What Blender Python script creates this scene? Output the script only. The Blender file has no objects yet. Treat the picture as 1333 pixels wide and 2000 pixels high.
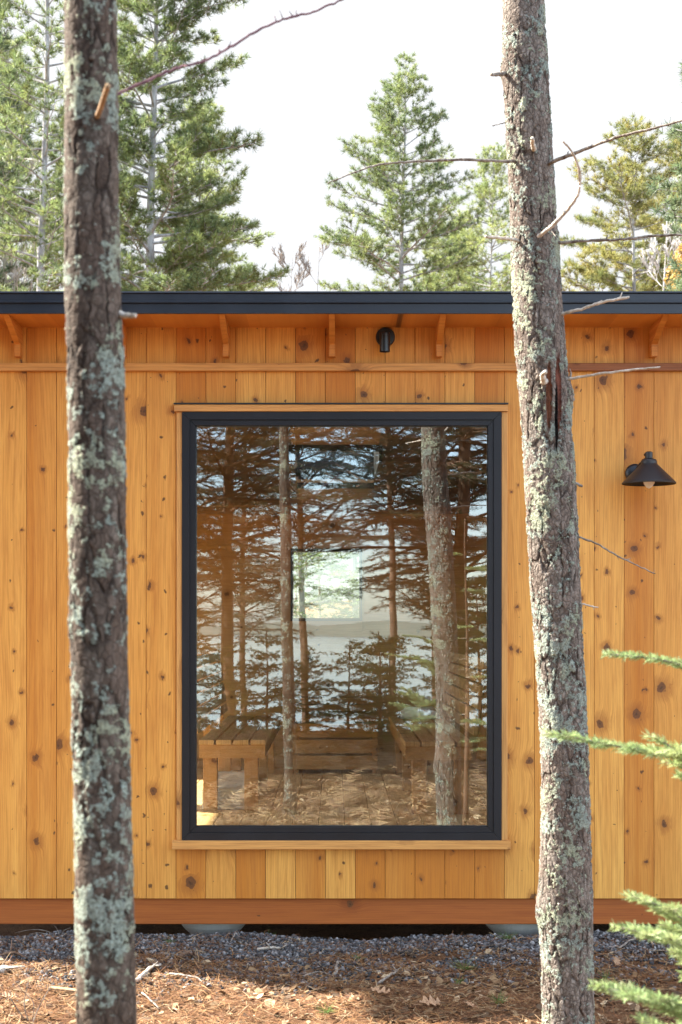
import bpy, math, random
import numpy as np
from mathutils import Vector, Matrix, noise as mnoise

# ------------------------------------------------------------------ camera, sky, sun, exposure
sc = bpy.context.scene
COL = sc.collection
R = math.radians
EYE = 1.34            # eye height above the ground
F = 3150.0            # focal length in photo pixels
VX, VY = 654.0, 1228.0
DW = 7.0              # distance of the cabin wall

cam_d = bpy.data.cameras.new('camera'); cam = bpy.data.objects.new('camera', cam_d); COL.objects.link(cam)
cam.location = (0, 0, EYE); cam.rotation_euler = (R(90), 0, 0)
cam_d.sensor_width = 36; cam_d.sensor_height = 36; cam_d.sensor_fit = 'AUTO'
cam_d.lens = F / 2000 * 36
cam_d.shift_x = (666.5 - VX) / 2000; cam_d.shift_y = (VY - 1000) / 2000
cam_d.clip_start = 0.05; cam_d.clip_end = 3000
cam_d.dof.use_dof = True; cam_d.dof.focus_distance = 6.9; cam_d.dof.aperture_fstop = 9.0
sc.camera = cam

SUN_BACK = 24.0       # degrees the sun stands behind the plane of the wall
SUN_EL = 42.0
az = R(180 - SUN_BACK)                       # direction towards the sun in the xy plane
sdir = Vector((math.cos(az) * math.cos(R(SUN_EL)), math.sin(az) * math.cos(R(SUN_EL)), math.sin(R(SUN_EL))))
sl = bpy.data.lights.new('sun', 'SUN'); so = bpy.data.objects.new('sun', sl); COL.objects.link(so)
so.rotation_euler = sdir.to_track_quat('Z', 'Y').to_euler(); so.location = (-20, 10, 30)
sl.energy = 5.0; sl.angle = R(1.0); sl.color = (1.0, 0.93, 0.82)

w = bpy.data.worlds.new("World"); sc.world = w; w.use_nodes = True
nt = w.node_tree; nt.nodes.clear()
def wn(t, **k):
    n = nt.nodes.new(t)
    for a, b in k.items(): setattr(n, a, b)
    return n
sky = wn('ShaderNodeTexSky', sky_type='NISHITA'); sky.sun_disc = False
sky.sun_elevation = R(SUN_EL); sky.sun_rotation = math.atan2(sdir.x, sdir.y)
sky.air_density = 1.0; sky.dust_density = 1.2; sky.ozone_density = 1.2
tc = wn('ShaderNodeTexCoord'); sep = wn('ShaderNodeSeparateXYZ'); nt.links.new(tc.outputs['Generated'], sep.inputs[0])
mp = wn('ShaderNodeMapping'); mp.inputs['Scale'].default_value = (1, 1, 2.2); nt.links.new(tc.outputs['Generated'], mp.inputs[0])
nz = wn('ShaderNodeTexNoise'); nz.inputs['Scale'].default_value = 2.6; nz.inputs['Detail'].default_value = 7; nz.inputs['Roughness'].default_value = 0.55
nt.links.new(mp.outputs[0], nz.inputs['Vector'])
ma = wn('ShaderNodeMath', operation='MULTIPLY_ADD'); ma.inputs[1].default_value = 0.24; ma.inputs[2].default_value = 0.34   # cloudier over the cabin (north east)
nt.links.new(sep.outputs['Y'], ma.inputs[0])
ad = wn('ShaderNodeMath', operation='ADD'); nt.links.new(ma.outputs[0], ad.inputs[0]); nt.links.new(nz.outputs['Fac'], ad.inputs[1])
cr = wn('ShaderNodeMapRange'); cr.inputs['From Min'].default_value = 0.55; cr.inputs['From Max'].default_value = 0.95
nt.links.new(ad.outputs[0], cr.inputs['Value'])
mix = wn('ShaderNodeMix', data_type='RGBA'); nt.links.new(cr.outputs[0], mix.inputs['Factor'])
nt.links.new(sky.outputs[0], mix.inputs['A']); cn = wn('ShaderNodeTexNoise'); cn.inputs['Scale'].default_value = 4.5; cn.inputs['Detail'].default_value = 5; nt.links.new(mp.outputs[0], cn.inputs['Vector'])
cb = wn('ShaderNodeMapRange'); cb.inputs['From Min'].default_value = .1; cb.inputs['From Max'].default_value = .75; cb.inputs['To Min'].default_value = 3.6; cb.inputs['To Max'].default_value = 1.34
nt.links.new(sep.outputs['Y'], cb.inputs['Value'])
cc = wn('ShaderNodeMapRange'); cc.inputs['From Min'].default_value = .42; cc.inputs['From Max'].default_value = .68; cc.inputs['To Min'].default_value = 1.0; cc.inputs['To Max'].default_value = .90
nt.links.new(cn.outputs['Fac'], cc.inputs['Value'])
cm = wn('ShaderNodeMath', operation='MULTIPLY'); nt.links.new(cb.outputs[0], cm.inputs[0]); nt.links.new(cc.outputs[0], cm.inputs[1])
cv = wn('ShaderNodeVectorMath', operation='SCALE'); cv.inputs[0].default_value = (.975, 1.0, 1.04); nt.links.new(cm.outputs[0], cv.inputs['Scale'])
nt.links.new(cv.outputs[0], mix.inputs['B'])
bg = wn('ShaderNodeBackground'); bg.inputs['Strength'].default_value = 0.15
out = wn('ShaderNodeOutputWorld'); nt.links.new(mix.outputs['Result'], bg.inputs[0]); nt.links.new(bg.outputs[0], out.inputs[0])

sc.view_settings.view_transform = 'Standard'; sc.view_settings.look = 'None'; sc.view_settings.gamma = 1
sc.view_settings.exposure = 2.55
sc.cycles.max_bounces = 9; sc.cycles.diffuse_bounces = 4; sc.cycles.transparent_max_bounces = 12
sc.cycles.use_denoising = True
sc.cycles.sample_clamp_indirect = 8

# ------------------------------------------------------------------ helpers
def PX(x, y, d): return Vector(((x - VX) / F * d, d, EYE + (VY - y) / F * d))
def WX(px, d=DW): return (px - VX) / F * d
def WZ(py, d=DW): return EYE + (VY - py) / F * d

class MB:
    def __init__(s): s.v = []; s.f = []
    def add(s, vs, fs):
        n = len(s.v); s.v.extend([tuple(v) for v in vs]); s.f.extend([tuple(i + n for i in f) for f in fs])
    def box(s, x0, x1, y0, y1, z0, z1, c=0.0):
        if c <= 0:
            s.add([(x0,y0,z0),(x1,y0,z0),(x1,y1,z0),(x0,y1,z0),(x0,y0,z1),(x1,y0,z1),(x1,y1,z1),(x0,y1,z1)],
                  [(0,3,2,1),(4,5,6,7),(0,1,5,4),(1,2,6,5),(2,3,7,6),(3,0,4,7)])
            return
        vs = []; idx = {}
        X = (x0, x1); Y = (y0, y1); Z = (z0, z1)
        for i in (0,1):
            for j in (0,1):
                for k in (0,1):
                    sx, sy, sz = (c if i == 0 else -c), (c if j == 0 else -c), (c if k == 0 else -c)
                    idx[i,j,k,0] = len(vs); vs.append((X[i], Y[j]+sy, Z[k]+sz))
                    idx[i,j,k,1] = len(vs); vs.append((X[i]+sx, Y[j], Z[k]+sz))
                    idx[i,j,k,2] = len(vs); vs.append((X[i]+sx, Y[j]+sy, Z[k]))
        fs = []
        for a in (0,1):
            q = [(a,0,0),(a,1,0),(a,1,1),(a,0,1)]
            f0 = [idx[p+(0,)] for p in q]; fs.append(f0 if a else f0[::-1])
            q = [(0,a,0),(1,a,0),(1,a,1),(0,a,1)]
            f1 = [idx[p+(1,)] for p in q]; fs.append(f1[::-1] if a else f1)
            q = [(0,0,a),(1,0,a),(1,1,a),(0,1,a)]
            f2 = [idx[p+(2,)] for p in q]; fs.append(f2 if a else f2[::-1])
        for i in (0,1):
            for j in (0,1):
                fs.append((idx[i,j,0,0], idx[i,j,0,1], idx[i,j,1,1], idx[i,j,1,0]))
                fs.append((idx[i,0,j,0], idx[i,0,j,2], idx[i,1,j,2], idx[i,1,j,0]))
                fs.append((idx[0,i,j,1], idx[0,i,j,2], idx[1,i,j,2], idx[1,i,j,1]))
                for k in (0,1): fs.append((idx[i,j,k,0], idx[i,j,k,1], idx[i,j,k,2]))
        s.add(vs, fs)
    def prism(s, poly, axis, a0, a1):
        """poly: 2D points (ccw); axis 'y' -> (x,z) points, axis 'x' -> (y,z) points, axis 'z' -> (x,y)"""
        n = len(poly)
        def P(p, a):
            return (p[0], a, p[1]) if axis == 'y' else ((a, p[0], p[1]) if axis == 'x' else (p[0], p[1], a))
        vs = [P(p, a0) for p in poly] + [P(p, a1) for p in poly]
        fs = [tuple(range(n)), tuple(range(2*n-1, n-1, -1))] + [(i, i+n, (i+1) % n + n, (i+1) % n) for i in range(n)]
        s.add(vs, fs)
    def tube(s, pts, rs, n=6, cap=True):
        pts = [Vector(p) for p in pts]; m = len(pts); base = len(s.v)
        t0 = (pts[1]-pts[0]).normalized(); up = Vector((0,0,1)) if abs(t0.z) < .9 else Vector((1,0,0))
        u = t0.cross(up).normalized()
        for i in range(m):
            t = (pts[min(i+1, m-1)] - pts[max(i-1, 0)]).normalized()
            u = (u - t*u.dot(t)).normalized(); v = t.cross(u)
            for k in range(n):
                a = 2*math.pi*k/n
                s.v.append(tuple(pts[i] + (u*math.cos(a) + v*math.sin(a))*rs[i]))
        for i in range(m-1):
            for k in range(n):
                a = base+i*n+k; b = base+i*n+(k+1) % n
                s.f.append((a, b, b+n, a+n))
        if cap:
            s.f.append(tuple(base+k for k in range(n-1, -1, -1))); s.f.append(tuple(base+(m-1)*n+k for k in range(n)))
    def lathe(s, prof, n=32, axis='z', origin=(0,0,0), caps=False):
        base = len(s.v); m = len(prof); ox, oy, oz = origin
        for r, h in prof:
            for k in range(n):
                a = 2*math.pi*k/n
                if axis == 'z': s.v.append((ox+r*math.cos(a), oy+r*math.sin(a), oz+h))
                else: s.v.append((ox+r*math.cos(a), oy+h, oz+r*math.sin(a)))
        for i in range(m-1):
            for k in range(n):
                a = base+i*n+k; b = base+i*n+(k+1) % n
                s.f.append((a, b, b+n, a+n))
        if caps:
            s.f.append(tuple(base+k for k in range(n-1, -1, -1))); s.f.append(tuple(base+(m-1)*n+k for k in range(n)))
    def build(s, name, mat, parent=None, smooth=False, fix=False):
        me = bpy.data.meshes.new(name); me.from_pydata(s.v, [], s.f)
        return finish(me, name, mat, parent, smooth, fix)

def finish(me, name, mat, parent=None, smooth=False, fix=False):
    if fix:
        import bmesh
        bm = bmesh.new(); bm.from_mesh(me); bmesh.ops.recalc_face_normals(bm, faces=bm.faces); bm.to_mesh(me); bm.free()
    if mat: me.materials.append(mat)
    if smooth: me.polygons.foreach_set('use_smooth', [True]*len(me.polygons))
    me.update()
    o = bpy.data.objects.new(name, me); COL.objects.link(o)
    if parent: o.parent = parent; o.matrix_parent_inverse = Matrix.Translation(parent.location).inverted()
    return o

def np_mesh(name, V, Fc, mat, parent=None, smooth=False, attr=None):
    """V (n,3), Fc (m,k) all faces of k corners"""
    me = bpy.data.meshes.new(name)
    V = np.ascontiguousarray(V, np.float32); Fc = np.ascontiguousarray(Fc, np.int32)
    m, k = Fc.shape
    me.vertices.add(len(V)); me.vertices.foreach_set('co', V.ravel())
    me.loops.add(m*k); me.loops.foreach_set('vertex_index', Fc.ravel())
    me.polygons.add(m); me.polygons.foreach_set('loop_start', np.arange(0, m*k, k, dtype=np.int32))
    me.update(calc_edges=True)
    if attr is not None:
        at = me.attributes.new('tone', 'FLOAT', 'POINT'); at.data.foreach_set('value', np.ascontiguousarray(attr, np.float32))
    return finish(me, name, mat, parent, smooth)

def empty(name, loc=(0,0,0)):
    o = bpy.data.objects.new(name, None); COL.objects.link(o); o.location = loc; o.empty_display_size = .1
    return o
def tag(o, label=None, cat=None, group=None, kind=None):
    if label: o['label'] = label
    if cat: o['category'] = cat
    if group: o['group'] = group
    if kind: o['kind'] = kind
    return o
def cat_rom(pts, sub=5):
    pts = [Vector(p) for p in pts]; P = [pts[0]*2-pts[1]] + pts + [pts[-1]*2-pts[-2]]; o = []
    for i in range(1, len(P)-2):
        for k in range(sub):
            t = k/sub; a, b, c, d = P[i-1:i+3]
            o.append(.5*((2*b)+(c-a)*t+(2*a-5*b+4*c-d)*t*t+(3*b-a-3*c+d)*t**3))
    o.append(pts[-1]); return o

# ------------------------------------------------------------------ materials
class NT:
    def __init__(s, name):
        s.m = bpy.data.materials.new(name); s.m.use_nodes = True; s.t = s.m.node_tree; s.t.nodes.clear()
        s.out = s.t.nodes.new('ShaderNodeOutputMaterial')
    def n(s, t, ins=None, **k):
        nd = s.t.nodes.new(t)
        for a, b in k.items(): setattr(nd, a, b)
        if ins:
            for a, b in ins.items():
                if isinstance(b, bpy.types.NodeSocket): s.t.links.new(b, nd.inputs[a])
                else: nd.inputs[a].default_value = b
        return nd
    def math(s, op, a, b=0.0, c=0.0, clamp=False):
        return s.n('ShaderNodeMath', {0: a, 1: b, 2: c}, operation=op, use_clamp=clamp).outputs[0]
    def mix(s, f, a, b, blend='MIX'):
        nd = s.n('ShaderNodeMix', {'Factor': f, 'A': a, 'B': b}, data_type='RGBA', blend_type=blend)
        return nd.outputs['Result']
    def ramp(s, f, st, interp='LINEAR'):
        nd = s.n('ShaderNodeValToRGB', {0: f}); cr = nd.color_ramp; cr.interpolation = interp
        while len(cr.elements) < len(st): cr.elements.new(.5)
        for e, (p, c) in zip(cr.elements, st):
            e.position = p; e.color = (c, c, c, 1) if isinstance(c, (int, float)) else (*c, 1)
        return nd.outputs[0]
    def rng(s, v, a, b, c=0.0, d=1.0, smooth=True):
        return s.n('ShaderNodeMapRange', {'Value': v, 'From Min': a, 'From Max': b, 'To Min': c, 'To Max': d},
                   interpolation_type='SMOOTHSTEP' if smooth else 'LINEAR').outputs[0]
    def obj(s): return s.n('ShaderNodeTexCoord').outputs['Object']
    def mp(s, v, sc=(1,1,1), loc=(0,0,0)): return s.n('ShaderNodeMapping', {'Vector': v, 'Scale': sc, 'Location': loc}).outputs[0]
    def noise(s, v, scale, detail=3, rough=.5, dist=0.0):
        return s.n('ShaderNodeTexNoise', {'Vector': v, 'Scale': scale, 'Detail': detail, 'Roughness': rough, 'Distortion': dist}).outputs['Fac']
    def bsdf(s, col, rough=.6, spec=.4, normal=None, metal=0.0, **k):
        ins = {'Base Color': col, 'Roughness': rough, 'Specular IOR Level': spec, 'Metallic': metal}
        if normal is not None: ins['Normal'] = normal
        ins.update(k)
        return s.n('ShaderNodeBsdfPrincipled', ins).outputs[0]
    def bump(s, h, strength=.5, dist=.002):
        return s.n('ShaderNodeBump', {'Height': h, 'Strength': strength, 'Distance': dist}).outputs[0]
    def done(s, sh):
        s.t.links.new(sh, s.out.inputs['Surface']); return s.m

def c4(r, g, b): return (r, g, b, 1)

def cedar(name, base_lo, base_hi, dark, along='z', knots=1.0, rough=.5, var=1.0, tone_seed=0.0, knot_scale=4.4):
    """knotty cedar: coordinates (across, along) in metres, each board of the mesh is an island with its own offset"""
    t = NT(name); P = t.obj(); sp = t.n('ShaderNodeSeparateXYZ', {0: P})
    ax = {'z': ('X', 'Z'), 'x': ('Z', 'X'), 'y': ('X', 'Y')}[along]
    u0, v0 = sp.outputs[ax[0]], sp.outputs[ax[1]]
    rnd = t.n('ShaderNodeNewGeometry').outputs['Random Per Island']
    v = t.math('MULTIPLY_ADD', rnd, 31.7 + tone_seed, v0)
    uu = t.math('MULTIPLY_ADD', rnd, 7.31, u0)
    co = t.n('ShaderNodeCombineXYZ', {0: uu, 1: v, 2: rnd}).outputs[0]
    co2 = t.n('ShaderNodeCombineXYZ', {0: uu, 1: t.math('MULTIPLY', v, .85), 2: t.math('MULTIPLY', rnd, 5.0)}).outputs[0]
    # warp a little so that knots are not perfect discs
    wob = t.n('ShaderNodeTexNoise', {'Vector': co2, 'Scale': 34.0, 'Detail': 3.0}).outputs['Color']
    wv = t.n('ShaderNodeVectorMath', {0: wob, 1: (.5,.5,.5)}, operation='SUBTRACT').outputs[0]
    wv = t.n('ShaderNodeVectorMath', {0: wv, 'Scale': .034}, operation='SCALE').outputs[0]
    cow = t.n('ShaderNodeVectorMath', {0: co2, 1: wv}, operation='ADD').outputs[0]
    def knot(scale, seedoff, keep, r0, r1):
        mv = t.mp(cow, (1,1,1), (seedoff, seedoff*.7, 0))
        vo = t.n('ShaderNodeTexVoronoi', {'Vector': mv, 'Scale': scale, 'Randomness': 1.0}, voronoi_dimensions='2D')
        d = t.math('DIVIDE', vo.outputs['Distance'], scale)
        rr = t.n('ShaderNodeSeparateColor', {0: vo.outputs['Color']})
        kp = t.math('LESS_THAN', rr.outputs[0], t.math('MULTIPLY', t.math('MULTIPLY_ADD', t.n('ShaderNodeTexWhiteNoise', {'W': t.math('MULTIPLY', rnd, 417.7)}, noise_dimensions='1D').outputs['Value'], 1.3, .35), keep))
        rad = t.math('MULTIPLY_ADD', t.math('POWER', rr.outputs[1], 2.6), (r1-r0)*1.35, r0)
        q = t.math('DIVIDE', d, rad)                       # 1 at the edge of the knot
        return q, kp, rad
    qa, ka, ra = knot(knot_scale, 3.1, .68*knots*1.2, .0045, .0165)
    qb, kb, rb = knot(knot_scale*2.0, 17.7, .34*knots, .0020, .0060)
    infl = t.math('MULTIPLY', ka, t.math('MULTIPLY', ra, t.math('EXPONENT', t.math('MULTIPLY', t.math('MULTIPLY', qa, qa), -.16))))
    big = t.noise(t.mp(co, (3.0, .35, 1)), 1.0, 2, .5)
    big2 = t.noise(t.mp(co, (14.0, .8, 1)), 1.0, 3, .5)
    g = t.math('ADD', t.math('MULTIPLY_ADD', big, .12, uu), t.math('MULTIPLY', infl, 1.6))
    g = t.math('MULTIPLY_ADD', big2, .02, g)
    gv = t.n('ShaderNodeCombineXYZ', {0: g, 1: t.math('MULTIPLY', v, .05), 2: 0.0}).outputs[0]
    ring = t.n('ShaderNodeTexNoise', {'Vector': gv, 'Scale': 75.0, 'Detail': 4.0, 'Roughness': .65}).outputs['Fac']
    ring2 = t.n('ShaderNodeTexWave', {'Vector': gv, 'Scale': 30.0, 'Distortion': 1.5, 'Detail': 2.0, 'Detail Scale': .6}, bands_direction='X', wave_profile='SAW').outputs['Fac']
    fib = t.noise(t.mp(co, (520, 9, 1)), 1.0, 3, .6)
    tone = t.math('MULTIPLY_ADD', rnd, .0, t.n('ShaderNodeTexWhiteNoise', {'W': t.math('MULTIPLY', rnd, 971.3)}, noise_dimensions='1D').outputs['Value'])
    tone = t.math('MULTIPLY', t.math('POWER', tone, 1.15), var)
    patch = t.math('ADD', t.math('MULTIPLY', t.noise(t.mp(co, (17, .22, 1)), 1.0, 3, .55), .6), t.math('MULTIPLY', t.noise(t.mp(co, (4, 1.1, 1)), 1.0, 4, .6), .4))
    dk = t.math('MULTIPLY', t.math('GREATER_THAN', t.n('ShaderNodeTexWhiteNoise', {'W': t.math('MULTIPLY', rnd, 1311.9)}, noise_dimensions='1D').outputs['Value'], .86), .28*var)
    tone = t.math('ADD', tone, dk)
    tf = t.math('ADD', t.math('MULTIPLY', tone, .92), t.math('MULTIPLY_ADD', patch, 1.7, -.72), clamp=True)
    col = t.mix(tf, c4(*base_hi), c4(*base_lo))
    rg = t.math('ADD', t.rng(ring, .38, .70, 0, .42), t.math('MULTIPLY', t.rng(ring2, .70, 1.0), .32))
    col = t.mix(rg, col, c4(*dark))
    col = t.mix(t.rng(fib, .3, .75, 0, .16), col, c4(*[x*.6 for x in dark]))
    # halo, knot body, dark rim and centre crack
    halo = t.math('MULTIPLY', ka, t.rng(qa, 1.0, 3.4, .55, 0.0))
    col = t.mix(halo, col, c4(*[x*.75 for x in dark]))
    body = t.math('MULTIPLY', ka, t.rng(qa, .85, 1.12, 1.0, 0.0))
    kc = t.mix(t.noise(co, 160, 2), c4(.20, .075, .022), c4(.055, .022, .01))
    kc = t.mix(t.rng(qa, .0, .5, .8, 0), kc, c4(.02, .012, .008))
    col = t.mix(t.math('MULTIPLY', body, .9), col, kc)
    bodyb = t.math('MULTIPLY', kb, t.rng(qb, .7, 1.3, 1.0, 0.0))
    col = t.mix(t.math('MULTIPLY', bodyb, .85), col, c4(.07, .03, .012))
    h = t.math('ADD', t.math('MULTIPLY', fib, .5), t.math('MULTIPLY', ring, .6))
    h = t.math('SUBTRACT', h, t.math('MULTIPLY', body, .5))
    ro = t.math('MULTIPLY_ADD', ring, .15, rough-.05)
    return t.done(t.bsdf(col, ro, .35, t.bump(h, .35, .0012)))

M = {}
M['siding'] = cedar('cedar_siding', (.55, .195, .022), (.82, .425, .092), (.38, .115, .017), knot_scale=6.3)
M['trimz'] = cedar('cedar_trim_upright', (.60, .27, .06), (.78, .42, .13), (.30, .11, .03), 'z', .6, var=.5)
M['trimx'] = cedar('cedar_trim_level', (.58, .25, .055), (.76, .40, .12), (.30, .11, .03), 'x', .6, var=.5)
M['batten_red'] = cedar('cedar_trim_reddish', (.27, .09, .028), (.34, .13, .04), (.17, .055, .02), 'x', .4, var=.5)
M['soffit'] = cedar('soffit_board', (.58, .22, .040), (.66, .28, .06), (.38, .12, .02), 'x', .7, var=.4)
M['skirt'] = cedar('stained_skirt_beam', (.36, .095, .018), (.44, .135, .028), (.24, .055, .012), 'x', .15, rough=.42, var=.4)
M['inner_x'] = cedar('inner_boards_level', (.50, .27, .11), (.66, .40, .18), (.34, .16, .055), 'x', .5)
M['inner_y'] = cedar('inner_boards_deep', (.62, .38, .18), (.76, .52, .28), (.26, .12, .045), 'y', .3)
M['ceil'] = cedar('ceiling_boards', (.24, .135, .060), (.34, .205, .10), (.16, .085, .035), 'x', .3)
M['inner_z'] = cedar('inner_boards_upright', (.50, .27, .11), (.66, .40, .18), (.34, .16, .055), 'z', .5)

def painted(name, col, rough, spec=.5, nscale=400, bs=.15, metal=0.0):
    t = NT(name); P = t.obj()
    n = t.noise(P, nscale, 3, .6); n2 = t.noise(t.mp(P, (3, 3, 1)), 2.0, 4, .6)
    c = t.mix(t.rng(n2, .35, .75, 0, .35), c4(*col), c4(*[min(1, x*1.6+.006) for x in col]))
    r = t.math('MULTIPLY_ADD', n2, .2, rough-.1)
    return t.done(t.bsdf(c, r, spec, t.bump(n, bs, .0005), metal))
M['metal'] = painted('dark_blue_grey_metal', (.010, .0135, .021), .38)
M['frame'] = painted('black_window_frame', (.0095, .0095, .012), .45, .35)
M['black'] = painted('black_lamp_metal', (.007, .008, .010), .38)
M['cladded'] = painted('lamp_textured_black', (.010, .010, .011), .45, nscale=900, bs=.4)
M['dark'] = painted('dark_membrane', (.012, .011, .010), .9, .1)
M['roof'] = painted('roof_sheet', (.02, .024, .032), .5)
M['white_box'] = painted('grey_slab', (.52, .53, .52), .6)
M['cloth'] = painted('pale_towel', (.72, .74, .78), .9, .1)
M['screw'] = painted('pale_fitting', (.75, .68, .55), .4)

def concrete():
    t = NT('pier_concrete'); P = t.obj()
    n = t.noise(P, 9, 5, .6); n2 = t.noise(P, 90, 3, .6)
    c = t.mix(n, c4(.34, .34, .32), c4(.56, .55, .52)); c = t.mix(t.rng(n2, .55, .75, 0, .4), c, c4(.25, .24, .22))
    return t.done(t.bsdf(c, .9, .2, t.bump(n2, .4, .002)))
M['concrete'] = concrete()

def bulb():
    t = NT('frosted_bulb')
    return t.done(t.bsdf(c4(.85, .80, .72), .35, .5, **{'Subsurface Weight': .2}))
M['bulb'] = bulb()

def glass(name, refl, tint, ripple=.0):
    t = NT(name); P = t.obj()
    if ripple:
        h = t.math('ADD', t.noise(t.mp(P, (1, 1, 1)), 1.3, 2, .5), t.math('MULTIPLY', t.noise(t.mp(P, (9, 1, 30)), 1.0, 2, .5), .012))
        nrm = t.bump(h, 1.0, ripple)
    fr = t.n('ShaderNodeFresnel', {'IOR': 1.5}).outputs[0]
    fac = t.math('MULTIPLY_ADD', fr, 1.0, refl - .04, clamp=True)
    gl = t.n('ShaderNodeBsdfGlossy', {'Color': c4(.84, .93, 1.0), 'Roughness': 0.0, **({'Normal': nrm} if ripple else {})}).outputs[0]
    tr = t.n('ShaderNodeBsdfTransparent', {'Color': c4(*tint)}).outputs[0]
    return t.done(t.n('ShaderNodeMixShader', {0: fac, 1: tr, 2: gl}).outputs[0])
M['glass'] = glass('big_window_glass', .215, (.95, .98, .86), .0008)
M['glass2'] = glass('small_window_glass', .08, (.85, .93, .88))

def foliage(name, c_a, c_b, c_c, scale=.9, trans=.4):
    t = NT(name); P = t.obj()
    rnd = t.n('ShaderNodeNewGeometry').outputs['Random Per Island']
    n = t.noise(P, scale, 3, .55); n2 = t.noise(P, scale*4.5, 2, .5)
    c = t.mix(t.rng(n, .38, .62), c4(*c_a), c4(*c_b))
    c = t.mix(t.rng(n2, .48, .70, 0, .75), c, c4(*c_c))
    hv = t.n('ShaderNodeHueSaturation', {'Hue': t.math('MULTIPLY_ADD', rnd, .03, .485), 'Saturation': 1.0, 'Value': t.math('MULTIPLY_ADD', rnd, .9, .55), 'Color': c}).outputs[0]
    a = t.bsdf(hv, .55, .35)
    b = t.n('ShaderNodeBsdfTranslucent', {'Color': hv}).outputs[0]
    return t.done(t.n('ShaderNodeMixShader', {0: trans, 1: a, 2: b}).outputs[0])
M['pine_green'] = foliage('pine_needles_green', (.12, .165, .07), (.19, .235, .085), (.27, .29, .10), trans=.45)
M['pine_light'] = foliage('pine_needles_light', (.17, .22, .08), (.25, .29, .10), (.33, .34, .12), trans=.5)
M['pine_blue'] = foliage('pine_needles_bluish', (.10, .145, .08), (.145, .19, .095), (.20, .24, .10), trans=.45)
M['pine_yellow'] = foliage('pine_needles_yellowing', (.17, .195, .07), (.28, .265, .08), (.34, .28, .09))
M['hemlock'] = foliage('hemlock_needles', (.035, .055, .022), (.055, .075, .026), (.09, .10, .035), trans=.3)
M['spruce_young'] = foliage('young_spruce_needles', (.22, .30, .13), (.31, .37, .15), (.42, .45, .22), 6, .35)
M['spruce_shade'] = foliage('undergrowth_needles', (.08, .14, .03), (.13, .20, .04), (.18, .24, .05), 2, .35)
M['oak_orange'] = foliage('orange_oak_leaves', (.42, .28, .09), (.5, .38, .13), (.38, .22, .06), 2, .4)
M['fern'] = foliage('dead_bracken_fronds', (.26, .16, .085), (.36, .24, .135), (.18, .105, .055), 3, .3)

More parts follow.
